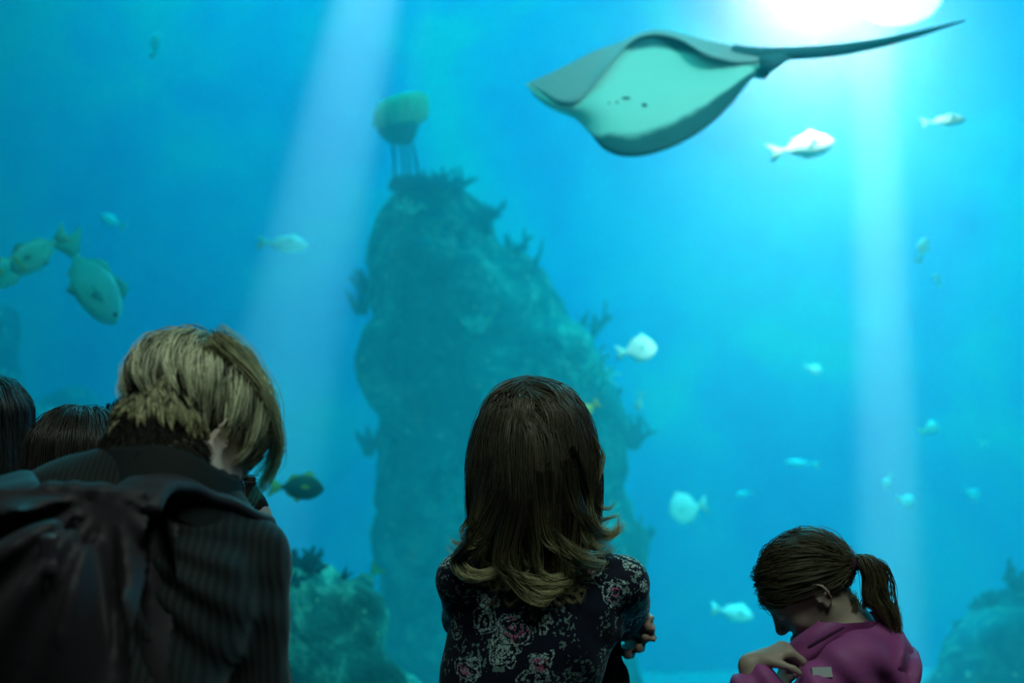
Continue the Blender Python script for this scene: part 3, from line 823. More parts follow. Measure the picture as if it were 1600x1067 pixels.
def head(f, M, s=1.0, neck=None, neck_r=0.05):
    R = M.to_3x3()
    def p(x, y, z): return np.array(M @ Vector((x * s, y * s, z * s)))
    def e(c, r, k=0.02, sub=False, tilt=None):
        rot = R if tilt is None else R @ tilt
        f.ell(p(*c), np.array(r) * s, k * s, rot, sub)
    def c(a, b, ra, rb, k=0.01, sub=False): f.cap(p(*a), p(*b), ra * s, rb * s, k * s, sub)
    e((0, -.012, .042), (.075, .094, .084))
    e((0, .035, .03), (.062, .062, .062), .03)
    e((0, .032, -.032), (.056, .062, .072), .03)
    c((-.045, .0, -.045), (-.02, .07, -.088), .022, .018, .03); c((.045, .0, -.045), (.02, .07, -.088), .022, .018, .03)
    e((0, .078, -.09), (.02, .018, .017), .02)
    e((-.036, .062, -.022), (.022, .02, .02), .02); e((.036, .062, -.022), (.022, .02, .02), .02)
    for q in (-1, 1):
        e((q * .031, .098, .008), (.017, .012, .012), .01, True)
        c((q * .012, .094, .026), (q * .048, .08, .024), .007, .006, .01)
        e((q * .011, .104, -.026), (.009, .010, .008), .006)
        # ear: back plate, curled rim, lobe
        e((q * .076, -.010, .0), (.005, .014, .024), .006)
        rim = []
        for k_ in range(12):
            ph = math.radians(35 + 235 * k_ / 11)
            rim.append((q * (.078 + .011 * max(0, -math.cos(ph)) + .003 * math.sin(ph)), -.010 + .0165 * math.cos(ph), .001 + .029 * math.sin(ph)))
        for k_ in range(11): c(rim[k_], rim[k_ + 1], .0048, .0048, .002)
        e((q * .080, -.006, -.026), (.005, .009, .010), .005)
        c((q * .080, .004, .004), (q * .081, .003, -.010), .004, .005, .003)
    c((0, .095, .018), (0, .112, -.022), .007, .011, .012)
    e((0, .100, -.054), (.022, .010, .006), .006); e((0, .098, -.065), (.019, .010, .007), .006)
    c((-.02, .109, -.0595), (.02, .109, -.0595), .002, .002, .002, True)
    if neck is not None:
        f.cap(p(0, -.022, -.03), neck, neck_r * s, neck_r * 1.12 * s, .03)
        f.cap(p(0, -.005, -.06), neck, neck_r * .9 * s, neck_r * 1.1 * s, .03)

def eyes(M, s, parent, base, col=(0.05, 0.03, 0.02)):
    w = simple('eye white', (0.6, 0.6, 0.58), 0.2, 0.6); ir = simple('iris', col, 0.15, 0.7)
    for q in (-1, 1):
        N = 14; V = []; F = []; V2 = []; F2 = []
        c = Vector((q * .031, .0865, .008))
        for i in range(9):
            t = math.pi * i / 8
            for j in range(N):
                a = 2 * math.pi * j / N
                V.append(M @ (s * (c + .0115 * Vector((math.sin(t) * math.cos(a), math.cos(t), math.sin(t) * math.sin(a))))) - Vector(base))
                V2.append(M @ (s * (c + Vector((0, .0075, 0)) + .0055 * Vector((math.sin(t) * math.cos(a), math.cos(t) * .85, math.sin(t) * math.sin(a))))) - Vector(base))
        for i in range(8):
            for j in range(N): k = (j + 1) % N; F.append((i*N+j, i*N+k, (i+1)*N+k, (i+1)*N+j))
        o = raw('eye', V, F, w, parent)
        raw('iris', V2, F, ir, o)

def hand(f, wrist, d, n, s=1.0, thumb=1, curl=(0.3, 0.45, 0.35), tcurl=0.3, spread=0.05, k=0.006, r0=0.0085):
    """Palm, four unequal fingers and a thumb; d = towards the fingers, n = where the palm faces."""
    d = Vector(d).normalized(); n = Vector(n); n = (n - d * n.dot(d)).normalized(); r = d.cross(n) * thumb
    w = Vector(wrist)
    A = np.array
    f.cap(A(w - d * .02 * s), A(w + d * .02 * s), .021 * s, .021 * s, .012)
    for i, off in enumerate((-.027, -.009, .009, .026)):
        f.cap(A(w + d * .015 * s + r * off * .6 * s), A(w + d * (.082 - abs(off + .009) * .25) * s + r * off * s), .014 * s, .0115 * s, .010)
    ln = (.80, .95, 1.0, .9) ; 
    for i, off in enumerate((-.029, -.0095, .0095, .028)):
        L = (.78, .95, 1.0, .93)[i]
        b = w + d * (.084 - (.008 if i == 0 else 0)) * s + r * off * s
        ax = n.cross(d).normalized() * -1
        dirv = (d + r * spread * (i - 1.5)).normalized(); q = b; rad = r0 * s * (0.9 if i == 0 else 1)
        for seg, (sl, cv) in enumerate(zip((.043, .027, .021), curl)):
            cv = cv * (1 + .12 * (1.5 - i))
            dirv = (dirv * math.cos(cv) + n * math.sin(cv)).normalized()
            n2 = (n - dirv * n.dot(dirv))
            q2 = q + dirv * sl * L * s
            f.cap(A(q), A(q2), rad * (1 - .06 * seg), rad * (.97 - .09 * seg), k if seg else .010)
            # keep bending in the same plane
            n = n2.normalized() if n2.length > .1 else n
            q = q2
        n = Vector(n)
        n = r.cross(d) * (1 if thumb > 0 else -1)
    tb = w + d * .022 * s + r * .024 * s; td = (d * .65 + r * .75 + n * .2).normalized()
    t1 = tb + td * .04 * s; td2 = (td + n * tcurl - r * .35 * abs(tcurl) + d * .4).normalized(); t2 = t1 + td2 * .03 * s; td3 = (td2 + n * tcurl).normalized()
    f.cap(A(tb), A(t1), .015 * s, .0115 * s, .012); f.cap(A(t1), A(t2), .0105 * s, .0095 * s, k); f.cap(A(t2), A(t2 + td3 * .022 * s), .0098 * s, .008 * s, k)

SKIN = {}
def skin(name, c):
    t = NT(name); co = t.co()
    n = t.noise(co, 30, 4); col = t.mix(n, tuple(x * .88 for x in c), tuple(min(1, x * 1.1) for x in c))
    t.pbr(col, 0.5, 0.4, t.bump(t.noise(co, 400, 2), .12, .001), sss=.12)
    return t.m

def strands(guides, per, spread, rng, noise=0.004, tip=0.35, n=None, lenvar=0.12):
    """Children around each guide (G,n,3): wide at the root, gathered at the tip."""
    G = np.asarray(guides, float); g, m, _ = G.shape
    t = np.linspace(0, 1, m)
    out = []
    T = np.gradient(G, axis=1); T /= np.maximum(np.linalg.norm(T, axis=2, keepdims=True), 1e-9)
    for c in range(per):
        a = rng.normal(size=(g, 1, 3)); a = a - (a * T).sum(-1, keepdims=True) * T
        prof = (1 - (1 - tip) * t ** 1.5)[None, :, None]
        ph = rng.rand(g, 1, 3) * 6.28; fr = 2 + 3 * rng.rand(g, 1, 3)
        w = np.sin(t[None, :, None] * fr * 3 + ph) * noise * (t[None, :, None] ** 0.8)
        S = G + a * spread * prof * 0.6 + w
        cut = 1 - lenvar * rng.rand(g)
        # shorten by resampling
        u = (t[None] * cut[:, None]) * (m - 1); i = np.minimum(u.astype(int), m - 2); fr2 = (u - i)[..., None]
        S = np.take_along_axis(S, i[..., None].repeat(3, 2), 1) * (1 - fr2) + np.take_along_axis(S, (i + 1)[..., None].repeat(3, 2), 1) * fr2
        out.append(S)
    return np.concatenate(out)

def tones(ng, per, rng, streak=.6):
    g = rng.rand(ng); return np.clip(np.tile(g, per) * streak + rng.rand(ng * per) * (1 - streak), 0, 1)

def shift(o, base):
    local(o, base); return o

def legs(f, hip, spread, foot_y, r=(.085, .06, .045), kn=0.48, fwd=0.0):
    hip = Vector(hip)
    for q in (-1, 1):
        h = hip + V3(q * spread, 0, 0); ft = V3(hip.x + q * spread * 1.1, foot_y, .09); k = V3(h.x, (h.y + ft.y) / 2 + .02 + fwd, hip.z * kn + .03)
        f.cap(np.array(h), np.array(k), r[0], r[1], .03); f.cap(np.array(k), np.array(ft), r[1], r[2], .03)

def shoes(hip, spread, foot_y, mat, parent, base, s=1.0):
    for q in (-1, 1):
        x = hip[0] + q * spread * 1.1
        f = Field()
        f.cap((x, foot_y - .03 * s, .045), (x + q * .01, foot_y + .15 * s, .038), .042 * s, .036 * s, .02)
        f.cap((x, foot_y - .01 * s, .05), (x, foot_y, .11), .042 * s, .045 * s, .02)
        f.fn(lambda X, D: np.maximum(D, 0.002 - X[..., 2]))
        f.obj('shoe', (x - .08, foot_y - .12, -.01), (x + .1, foot_y + .26 * s, .17), .009, mat, parent, 1, loc=base)

# ------------------------------------------------------------------ the brown-haired visitor in the flowered blouse
def girl():
    D0 = 2.6
    c = P(832, 700, D0 + .03)
    M = frame((P(832, 700, D0).x, D0 + .03, 1.386), (0.02, 1, .22), (0, -.2, 1))
    base = (0.04, D0, 0)
    t = thing('person', base, 'person with long brown hair fading to blond tips in a dark flowered blouse, arms crossed', 'person')
    sk = skin('girl skin', (0.50, 0.33, 0.25))
    sh_l, sh_r = V3(-.088, 2.60, 1.155), V3(.200, 2.60, 1.145)
    el_l, el_r = V3(-.086, 2.77, 1.065), V3(.208, 2.76, 1.075)
    wr_l, wr_r = V3(.16, 2.84, 1.06), V3(-.0, 2.86, 1.075)
    hip = V3(.012, 2.62, .80)
    f = Field()
    head(f, M, .87, np.array((.055, 2.60, 1.19)), .047)
    f.ell((.06, 2.61, 1.10), (.135, .085, .12), .03); f.ell((.02, 2.62, .95), (.11, .08, .14), .04); f.ell((.012, 2.62, .83), (.13, .09, .10), .04)
    f.cap(np.array(sh_l), np.array((.055, 2.6, 1.19)), .03, .04, .03); f.cap(np.array(sh_r), np.array((.055, 2.6, 1.19)), .03, .04, .03)
    for a, b, w in ((sh_l, el_l, wr_l), (sh_r, el_r, wr_r)):
        f.cap(np.array(a), np.array(b), .038, .033, .02); f.cap(np.array(b), np.array(w), .032, .022, .02)
    legs(f, hip, .07, 2.62)
    # far hand grips the near upper arm: four finger tips come round its outer side
    hand(f, V3(.215, 2.85, 1.05), (.5, -.85, .05), (-.8, -.4, 0), .86, 1, (0.15, .3, .3), k=.004)
    hand(f, wr_r, (-1, -.2, .1), (0, -1, -.1), .86, -1, (.3, .4, .3))
    tips = [(1008, 966, 1017, 978), (1000, 990, 1013, 995), (988, 1006, 1003, 1012), (972, 1014, 986, 1022)]
    for x0, y0, x1, y1 in tips:
        a = P(x0 - 2, y0, 2.80); b = P(x1 - 3, y1, 2.75); c_ = P(x1 - 6, y1 + 1, 2.715)
        f.cap(np.array(a), np.array(b), .0105, .0105, .004); f.cap(np.array(b), np.array(c_), .0105, .0092, .003)
    f.obj('body', (-.24, 2.42, .02), (.36, 2.98, 1.56), .0058, sk, t, 2, loc=base)
    eyes(M, .87, t, base)
    # blouse
    fb = Field()
    fb.ell((.058, 2.615, 1.09), (.148, .10, .135), .03); fb.ell((.012, 2.625, .96), (.146, .10, .19), .05); fb.ell((.010, 2.625, .82), (.150, .105, .12), .05)
    fb.cap((-.078, 2.605, 1.155), (.055, 2.6, 1.195), .042, .05, .03); fb.cap((.192, 2.605, 1.148), (.055, 2.6, 1.195), .043, .05, .03)
    for a, b, w in ((sh_l, el_l, wr_l), (sh_r, el_r, wr_r)):
        fb.cap(np.array(a), np.array(b), .050, .046, .025); fb.cap(np.array(b), np.array(b.lerp(w, .8)), .045, .036, .02)
    fb.ell((.212, 2.70, 1.085), (.040, .07, .048), .03)
    def folds(X, D):
        x, y, z = X[..., 0], X[..., 1], X[..., 2]
        w = .0035 * np.sin(70 * (x - .1) + 40 * z + 2 * n3(X, 3, 6)) * np.exp(-((x - .17) / .09) ** 2 - ((z - 1.06) / .08) ** 2)
        w += .004 * n3(X * np.array((1, 1, .45)), 9, 26) + .003 * n3(X, 12, 50) * (z < 1.1)
        armhole = np.exp(-((np.abs(x - .06) - .128) / .006) ** 2) * (z > 1.0) * .0025
        return D + w + armhole
    fb.fn(folds)
    fb.fn(lambda X, D: np.maximum(D, np.sqrt((X[..., 0] - .055) ** 2 + (X[..., 1] - 2.60) ** 2 + (X[..., 2] - 1.275) ** 2) * -1 + .058))
    fb.fn(lambda X, D: np.maximum(D, .70 - X[..., 2]))
    m = NT('flowered blouse'); co = m.co()
    warp = m.n('ShaderNodeTexNoise'); warp.inputs['Scale'].default_value = 28; warp.inputs['Detail'].default_value = 2; m.l(co, warp.inputs['Vector'])
    off = m.n('ShaderNodeVectorMath', operation='MULTIPLY_ADD'); m.l(warp.outputs['Color'], off.inputs[0]); off.inputs[1].default_value = (.03,) * 3; m.l(co, off.inputs[2])
    vec = off.outputs[0]
    v1 = m.n('ShaderNodeTexVoronoi'); v1.inputs['Scale'].default_value = 15; m.l(vec, v1.inputs['Vector'])
    d1 = v1.outputs['Distance']; cc = m.n('ShaderNodeSeparateColor'); m.l(v1.outputs['Color'], cc.inputs[0])
    petal = m.vor(vec, 120, 'DISTANCE_TO_EDGE'); pet = m.math('GREATER_THAN', petal, .07)
    swirl = m.math('SINE', m.math('ADD', m.math('MULTIPLY', d1, 46), m.math('MULTIPLY', m.noise(co, 40, 2), 9)))
    blot = m.math('GREATER_THAN', m.math('ADD', m.noise(co, 85, 3, .6), m.math('MULTIPLY', swirl, .10)), .47)
    inside = m.math('LESS_THAN', m.math('ADD', d1, m.math('MULTIPLY', m.noise(co, 30, 2), .3)), .62)
    isfl = m.math('GREATER_THAN', cc.outputs[0], .20)
    fm = m.math('MULTIPLY', m.math('MULTIPLY', m.math('MULTIPLY', pet, inside), isfl), blot)
    sp = m.math('MULTIPLY', m.math('GREATER_THAN', m.noise(co, 120, 2, .5), .58), m.math('GREATER_THAN', m.noise(co, 13, 2), .47))
    pinkf = m.math('MULTIPLY', m.math('LESS_THAN', d1, .33), m.math('GREATER_THAN', cc.outputs[1], .35))
    pinkf = m.math('MULTIPLY', pinkf, m.math('GREATER_THAN', m.noise(co, 130, 2), .48))
    base_c = (0.005, 0.008, 0.024)
    col = m.mix(sp, base_c, (0.15, 0.25, 0.23)); fl = m.mix(pinkf, (0.42, 0.58, 0.56), (0.62, 0.16, 0.30)); col = m.mix(fm, col, fl)
    m.pbr(col, .8, .25, m.bump(m.noise(co, 500, 2), .15, .001), sheen=.15)
    fb.obj('blouse', (-.24, 2.42, .69), (.36, 2.96, 1.30), .0055, m.m, t, 2, loc=base)
    # black cloth held in the folded arms, and trousers
    blk = simple('black cloth', (0.008, 0.009, 0.012), .85, .2, bump=.3, bscale=60)
    fc = Field(); fc.cap((.19, 2.78, 1.07), (.185, 2.76, .90), .025, .036, .02); fc.cap((.185, 2.76, .90), (.18, 2.74, .62), .036, .055, .02)
    fc.fn(lambda X, D: D + .007 * np.sin(X[..., 0] * 150 + 3 * np.sin(X[..., 2] * 9)) )
    j = fc.obj('jacket', (.05, 2.60, .52), (.31, 2.90, 1.14), .008, blk, None, 1, loc=(.17, 2.74, .52)); j.location = (.17, 2.74, .52)
    tag(j, 'black folded jacket hanging from the crossed arms of the brown-haired visitor', 'jacket')
    ft = Field(); ft.ell((.012, 2.62, .84), (.138, .10, .08), .03); legs(ft, hip, .07, 2.62, (.098, .075, .065))
    ft.fn(lambda X, D: np.maximum(D, .10 - X[..., 2]))
    ft.obj('trousers', (-.2, 2.45, .08), (.22, 2.8, .95), .012, simple('dark denim', (.012, .016, .03), .85, .2), t, 1, loc=base)
    shoes((.012, 2.62), .07, 2.62, blk, t, base, .85)
    # hair: scalp cap plus locks falling from the parting
    rng = np.random.RandomState(11)
    cr = M.translation; X0, Y0 = cr.x, cr.y
    hm = hair_mat('brown hair with blond ends', (0.16, 0.135, 0.09), (0.030, 0.025, 0.016), (0.50, 0.44, 0.22), (0.0, 0.62, 0.97), rough=.34, var=.4)  # paler roots: the crown highlight is painted into the hair colour
    WISP = hair_mat('pale wisps', (0.05, .045, .025), (0.12, .10, .05), (.5, .42, .2), (0, .3, .8))
    def zz(py): return P(0, py, D0 - .05).z
    def xx(px, dd=D0 - .05): return P(px, 0, dd).x
    top = zz(598)
    hz = [top, zz(640), zz(700), zz(760), zz(830), zz(890), zz(940)]
    guides = []
    ng = 250
    for i in range(ng):
        th = (i + .5) / ng * 2 - 1; th = math.copysign(abs(th) ** .85, th) * 2.35 + rng.normal() * .04      # 0 = towards the camera, + = right
        lay = rng.rand() ** .7
        sx, cy = math.sin(th), -math.cos(th)
        pl = np.clip(1.05 - abs(th) * .75 * (.5 + rng.rand()), 0, 1)
        part = np.array((xx(833) - .024 * pl + .0035 * np.sign(th), Y0 - .078 + .115 * (1 - pl), top - .001 - .046 * pl * pl))
        k = .86 + .14 * lay
        pts = [part]
        lenf = .80 + .22 * rng.rand() if abs(th) > .9 else .9 + .2 * rng.rand()
        fall = zz(905 + (30 if -.2 < th < .7 else 0) - (16 if abs(th) > 1.3 else 0)) 
        zend = fall + (1 - lenf) * .12 + .022 * rng.normal()
        for a, rx, ry in ((.045, .054, .060), (.12, .080, .084), (.26, .103, .100), (.44, .115, .108), (.64, .117, .108), (.80, .112, .104), (.92, .110, .104)):
            z = top + (zend - top) * a
            if z > part[2] - .006: continue
            w = 1 if a > .3 else .97
            pts.append(np.array((X0 + .002 + rx * k * w * sx + rng.normal() * .003, Y0 - .012 + ry * k * w * cy, z)))
        cl = rng.rand()
        e = pts[-1].copy()
        flip = (.008 + .026 * rng.rand() ** 1.5) * (1 if lay > .35 else -.3)
        if abs(th) < .55: side = -1 if rng.rand() < .35 else 1; e += np.array((side * flip * .9, -.012 * lay, -.028 + .006 * rng.rand()))
        else: e += np.array((sx * flip, cy * flip * .6, -.030 + .012 * rng.rand()))
        pts.append(e)
        e2 = e + np.array(((e - pts[-2])[0] * .7, (e - pts[-2])[1] * .5, .012 + .012 * rng.rand()))
        pts.append(e2)
        G = spline(pts, 26)
        tt = np.linspace(0, 1, 26)
        ph = rng.rand() * 6.28
        G[:, 0] += .0055 * np.sin(tt * 9 + ph) * tt; G[:, 1] += .004 * np.sin(tt * 8 + ph * 2) * tt
        guides.append(G)
    S = strands(guides, 22, .0100, rng, .0022, .16)
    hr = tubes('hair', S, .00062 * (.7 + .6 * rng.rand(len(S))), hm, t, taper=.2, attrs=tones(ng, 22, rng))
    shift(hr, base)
    # heavier locks that curl out at the ends
    L = []
    for pts in ([(775, 770), (752, 815), (734, 845), (713, 869), (715, 888), (739, 902), (777, 893)], [(790, 760), (765, 820), (745, 850), (722, 872), (730, 893), (756, 896), (790, 886)],
                [(800, 780), (785, 840), (780, 880), (800, 902), (829, 935), (853, 940), (869, 926)], [(805, 790), (790, 850), (786, 888), (820, 907), (858, 914), (893, 912)],
                [(845, 740), (850, 800), (858, 845), (886, 869), (924, 888), (948, 883)], [(860, 730), (862, 790), (866, 830), (905, 864), (943, 874), (948, 868)],
                [(885, 720), (895, 780), (915, 820), (940, 838), (962, 832), (968, 815)], [(830, 780), (838, 850), (842, 890), (860, 905), (884, 900)],
                [(812, 800), (800, 860), (808, 900), (836, 922), (862, 925), (880, 915)], [(895, 700), (918, 760), (926, 800), (942, 828), (965, 822)], [(870, 790), (872, 840), (890, 875), (918, 880), (940, 878)],
                [(760, 720), (745, 780), (738, 822), (726, 836), (736, 850), (752, 846)]):
        for q in range(3):
            sh = rng.normal(size=2) * 4
            L.append(spline([list(P(x + sh[0], y + sh[1], D0 - .118 + (.05 if x > 915 or x < 730 else 0))) for k_, (x, y) in enumerate(pts)], 26))
    lm = hair_mat('blond ended locks', (0.034, 0.028, 0.017), (0.13, 0.115, 0.055), (0.66, 0.60, 0.32), (0.1, 0.5, 0.9), rough=.34, var=.35)
    S = strands(L, 24, .0065, rng, .0035, .22, lenvar=.22)
    shift(tubes('hair_lock', S, np.full(len(S), .00055), lm, t, taper=.2), base)['label'] = 'curling locks with pale blond ends'
    # loose wisps on the right
    for pts in ([(905, 655), (932, 690), (942, 722), (930, 765), (925, 800)], [(925, 770), (935, 790), (950, 795), (962, 784)], [(922, 800), (940, 812), (958, 808), (972, 800)],
                [(925, 830), (950, 838), (965, 825), (968, 800)], [(915, 820), (938, 842), (958, 838), (966, 822)], [(740, 800), (728, 818), (722, 830), (738, 836)]):
        g = spline([list(P(x, y, D0 - .01)) for x, y in pts], 26)
        S = strands([g, g], 11, .005, rng, .003, .2, lenvar=.3)
        shift(tubes('hair_wisp', S, np.full(len(S), .0005), WISP, t), base)
    scalp = Field(); 
    sc_m = simple('scalp under the parting', (0.10, 0.08, 0.06), .8, .1)
    scalp.ell((X0, Y0 - .012, top - .012 - .086), (.082, .088, .088), .01); scalp.cap((X0, Y0 - .015, zz(720)), (X0, Y0 - .03, zz(860)), .088, .062, .03)
    scalp.fn(lambda X, D: np.maximum(D, (X[..., 1] - (Y0 + .045))))
    scalp.obj('hair_underlayer', (X0 - .13, Y0 - .14, zz(930)), (X0 + .13, Y0 + .1, top + .02), .008, sc_m, t, 2, loc=base)

# ------------------------------------------------------------------ the short-haired visitor with the backpack
def blond():
    D0 = 2.0
    base = (-.50, 1.9, 0)
    t = thing('person', base, 'person with short blond hair over dark nape, dark striped shirt, head bowed, wearing a backpack', 'person')
    sk = skin('pale skin', (0.52, 0.40, 0.33))
    hc = P(291, 688, D0)
    M = frame(hc, (.50, .68, -.58), (.34, .44, .82))
    nb = np.array(P(262, 760, 1.93))
    f = Field()
    head(f, M, 1.0, nb, .056)
    hip = V3(-.54, 1.80, .93)
    sh_r, el_r, wr_r = P(392, 880, 1.97), P(388, 1085, 1.96), V3(-.345, 2.24, .95)
    sh_l, el_l, wr_l = P(-30, 850, 1.95), P(-60, 1060, 1.98), V3(-.62, 2.2, 1.05)
    f.ell((-.54, 1.90, 1.22), (.17, .10, .16), .04); f.ell((-.54, 1.83, 1.03), (.14, .10, .15), .05); f.ell(tuple(hip), (.15, .11, .10), .04)
    for a, b, w, q in ((sh_r, el_r, wr_r, 1), (sh_l, el_l, wr_l, -1)):
        f.cap(np.array(a), nb, .045, .045, .04)
        f.cap(np.array(a), np.array(b), .046, .040, .02); f.cap(np.array(b), np.array(w), .038, .026, .02)
        hand(f, w, (w - b).normalized() + V3(-q * .2, 0, 0), (-q * .8, 0, -.5), 1, -q, (.5, .6, .4))
    legs(f, hip, .09, 1.82, (.095, .065, .05))
    bd = f.obj('body', (-1.02, 1.62, .02), (-.10, 2.42, 1.60), .0075, sk, t, 2, loc=base)
    eyes(M, 1.0, t, base)
    # shirt
    fs = Field()
    cA = np.array(P(60, 800, 1.90)); cB = np.array(P(250, 752, 1.93)); cC = np.array(P(365, 850, 1.94))
    fs.ell((-.54, 1.90, 1.20), (.20, .125, .17), .05); fs.ell((-.54, 1.83, 1.0), (.175, .13, .2), .06); fs.ell(tuple(hip + V3(0, 0, .02)), (.18, .135, .13), .05)
    fs.cap(np.array(P(385, 868, 1.96)), np.array(P(255, 775, 1.93)), .050, .066, .05); fs.cap(np.array(P(-20, 835, 1.95)), np.array(P(225, 775, 1.92)), .056, .068, .05)
    fs.cap(np.array(P(120, 795, 1.92)), np.array(P(290, 790, 1.93)), .06, .06, .05)
    for a, b, w in ((sh_r, el_r, wr_r), (sh_l, el_l, wr_l)):
        fs.cap(np.array(a) + np.array((-.004, 0, 0)), np.array(b), .056, .054, .03); fs.cap(np.array(b), np.array(b.lerp(w, .75)), .052, .042, .02)
    def folds(X, D):
        x, y, z = X[..., 0], X[..., 1], X[..., 2]
        u = (x + .40) * .8 + (z - 1.25) * 1.0
        fan = np.sin(np.arctan2(z - 1.34, x + .56) * 34 + 2 * n3(X, 2, 5))
        w = .0055 * fan * np.exp(-((x + .44) / .10) ** 2 - ((z - 1.20) / .10) ** 2)
        return D + w + .004 * n3(X * np.array((1, 1, .4)), 19, 22) + .002 * n3(X, 21, 48)
    fs.fn(folds)
    nv = Vector(nb)
    fs.fn(lambda X, D: np.maximum(D, .86 - X[..., 2]))
    hd = np.array(hc)
    ax = np.array((Vector(hc) - nv).normalized())
    m = NT('dark pinstriped shirt'); co = m.co()
    sx = m.n('ShaderNodeSeparateXYZ'); m.l(co, sx.inputs[0])
    wv = m.math('ADD', m.math('MULTIPLY', sx.outputs[0], 1.0), m.math('MULTIPLY', sx.outputs[1], -.12))
    wv = m.math('ADD', wv, m.math('MULTIPLY', sx.outputs[2], .06))
    st = m.math('SINE', m.math('MULTIPLY', wv, 760))
    sm = m.ramp(m.math('ADD', m.math('MULTIPLY', st, .5), .5), [(.45, (0, 0, 0)), (.8, (1, 1, 1))])
    m.pbr(m.mix(sm, (.005, .0065, .008), (.010, .017, .0185)), .75, .3, m.bump(st, .25, .0015), sheen=.2)
    fs.obj('shirt', (-1.02, 1.62, .85), (-.10, 2.42, 1.50), .0065, m.m, t, 2, loc=base)
    # stand-up collar as a thick ring leaning with the neck
    z0 = Vector(P(258, 765, 1.93)); 
    rings = []
    N = 40
    up = Vector((.20, .25, 1)).normalized(); rr = Vector((1, .1, -.42)).normalized(); ff = up.cross(rr).normalized(); rr = ff.cross(up)
    prof = [(-.045, .100), (-.008, .088), (.020, .083), (.034, .083), (.040, .087), (.032, .092), (-.0, .100), (-.05, .112)]
    for hh, r_ in prof:
        ring = []
        for j_ in range(N):
            a = 2 * math.pi * j_ / N
            wob = 1 + .02 * math.sin(a * 5 + hh * 60)
            ring.append(z0 + up * (hh + .006 * math.sin(a * 3)) + rr * math.cos(a) * r_ * wob * 1.03 + ff * math.sin(a) * r_ * .88 * wob - Vector(base))
        rings.append([tuple(v) for v in ring])
    loft('collar', rings, simple('plain dark collar cloth', (.007, .011, .012), .8, .25, nscale=20, bump=.2, bscale=300), t, cap=False)
    # trousers, shoes
    blk = simple('black trousers', (0.01, 0.011, 0.014), .85, .2)
    ft = Field(); ft.ell(tuple(hip), (.165, .12, .10), .04); legs(ft, hip, .09, 1.82, (.108, .08, .07)); ft.fn(lambda X, D: np.maximum(D, .1 - X[..., 2]))
    ft.obj('trousers', (-.82, 1.6, .08), (-.26, 2.05, 1.05), .013, blk, t, 1, loc=base)
    shoes((-.54, 1.82), .09, 1.82, simple('black shoe', (0.01,) * 3, .5), t, base)
    # hair
    rng = np.random.RandomState(5)
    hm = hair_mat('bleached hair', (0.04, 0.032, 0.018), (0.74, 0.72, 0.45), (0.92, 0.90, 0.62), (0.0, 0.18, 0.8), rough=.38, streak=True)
    s = 1.0
    def sc(lat, az, r=1.0):
        """scalp point: lat 0 at the crown .. 1 at ear height .. 1.3 nape; az 0 = back of the head, + = right ear"""
        a = lat * math.pi / 2
        x = math.sin(a) * math.sin(az) * .078 * r; y = -math.sin(a) * math.cos(az) * .098 * r - .012; z = math.cos(a) * .088 * r + .042
        return np.array(M @ Vector((x, y, z)))
    guides = []
    ng = 300
    for i in range(ng):
        az = (rng.rand() * 2 - 1) * math.pi; l0 = .06 + .62 * rng.rand() ** .8
        ln = .62 + .22 * rng.rand()
        front = abs(az) > 1.75
        swirl = .30 + .15 * rng.rand()
        end = l0 + ln
        cap_ = 1.12 if not front else .95
        if abs(az) < 1.75: end = min(end, cap_ - .10 + .30 * rng.rand())
        pts = []
        for q, lift in ((0, 1.02), (.18, 1.13), (.42, 1.20), (.7, 1.19), (.9, 1.14), (1, 1.12)):
            lat = l0 + (end - l0) * q
            pts.append(sc(lat, az + swirl * q * q, lift + .02 * rng.normal() * q))
        G = spline(pts, 16)
        guides.append(G)
    tn1 = tones(len(guides), 15, rng, .75); S1 = strands(guides, 15, .010, rng, .0025, .12, lenvar=.25)
    # fringe sweeping over the brow and hanging beside the cheek
    guides = []
    dS = D0 + .02
    fr = [[(330, 520), (385, 560), (418, 620), (430, 680), (424, 730), (402, 780)], [(335, 525), (375, 580), (405, 640), (430, 690), (428, 735), (405, 775)],
          [(325, 530), (380, 575), (410, 640), (434, 700), (420, 745), (385, 796)], [(340, 530), (400, 590), (425, 650), (432, 700), (415, 728), (392, 738)],
          [(330, 540), (365, 590), (395, 640), (422, 660), (434, 690), (430, 715)], [(320, 545), (345, 600), (370, 640), (400, 652), (425, 665), (433, 690)],
          [(350, 530), (395, 570), (420, 625), (430, 660), (432, 690), (428, 700)]]
    for k_ in range(26):
        ptsl = fr[k_ % len(fr)]
        dd = .03 + .05 * rng.rand()
        g = [np.array(P(x + rng.normal() * 4, y + rng.normal() * 4, D0 + (-.055, -.03, .0, .04, .06, .07)[q] + dd * .5 * q / 5)) for q, (x, y) in enumerate(ptsl)]
        guides.append(spline(g, 16))
    tn2 = tones(len(guides), 16, rng, .6) * .7 + .3; S2 = strands(guides, 16, .010, rng, .003, .35, lenvar=.25)
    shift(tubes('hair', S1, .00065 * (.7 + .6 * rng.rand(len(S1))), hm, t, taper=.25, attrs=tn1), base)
    fm_ = hair_mat('bleached fringe', (0.04, 0.032, 0.018), (0.74, 0.72, 0.45), (0.92, 0.90, 0.62), (0.0, 0.05, 0.6), rough=.38, streak=True)
    shift(tubes('fringe', S2, .00065 * (.7 + .6 * rng.rand(len(S2))), fm_, t, taper=.25, attrs=tn2), base)
    dk = hair_mat('dark nape hair', (0.012, .010, .008), (0.016, .014, .010), (0.03, .026, .018), rough=.6, spec=.2)
    # cap of hair under the locks
    cap_f = Field(); cap_f.ell(np.array(M @ Vector((0, -.014, .046))), np.array((.083, .103, .092)), .01, M.to_3x3())
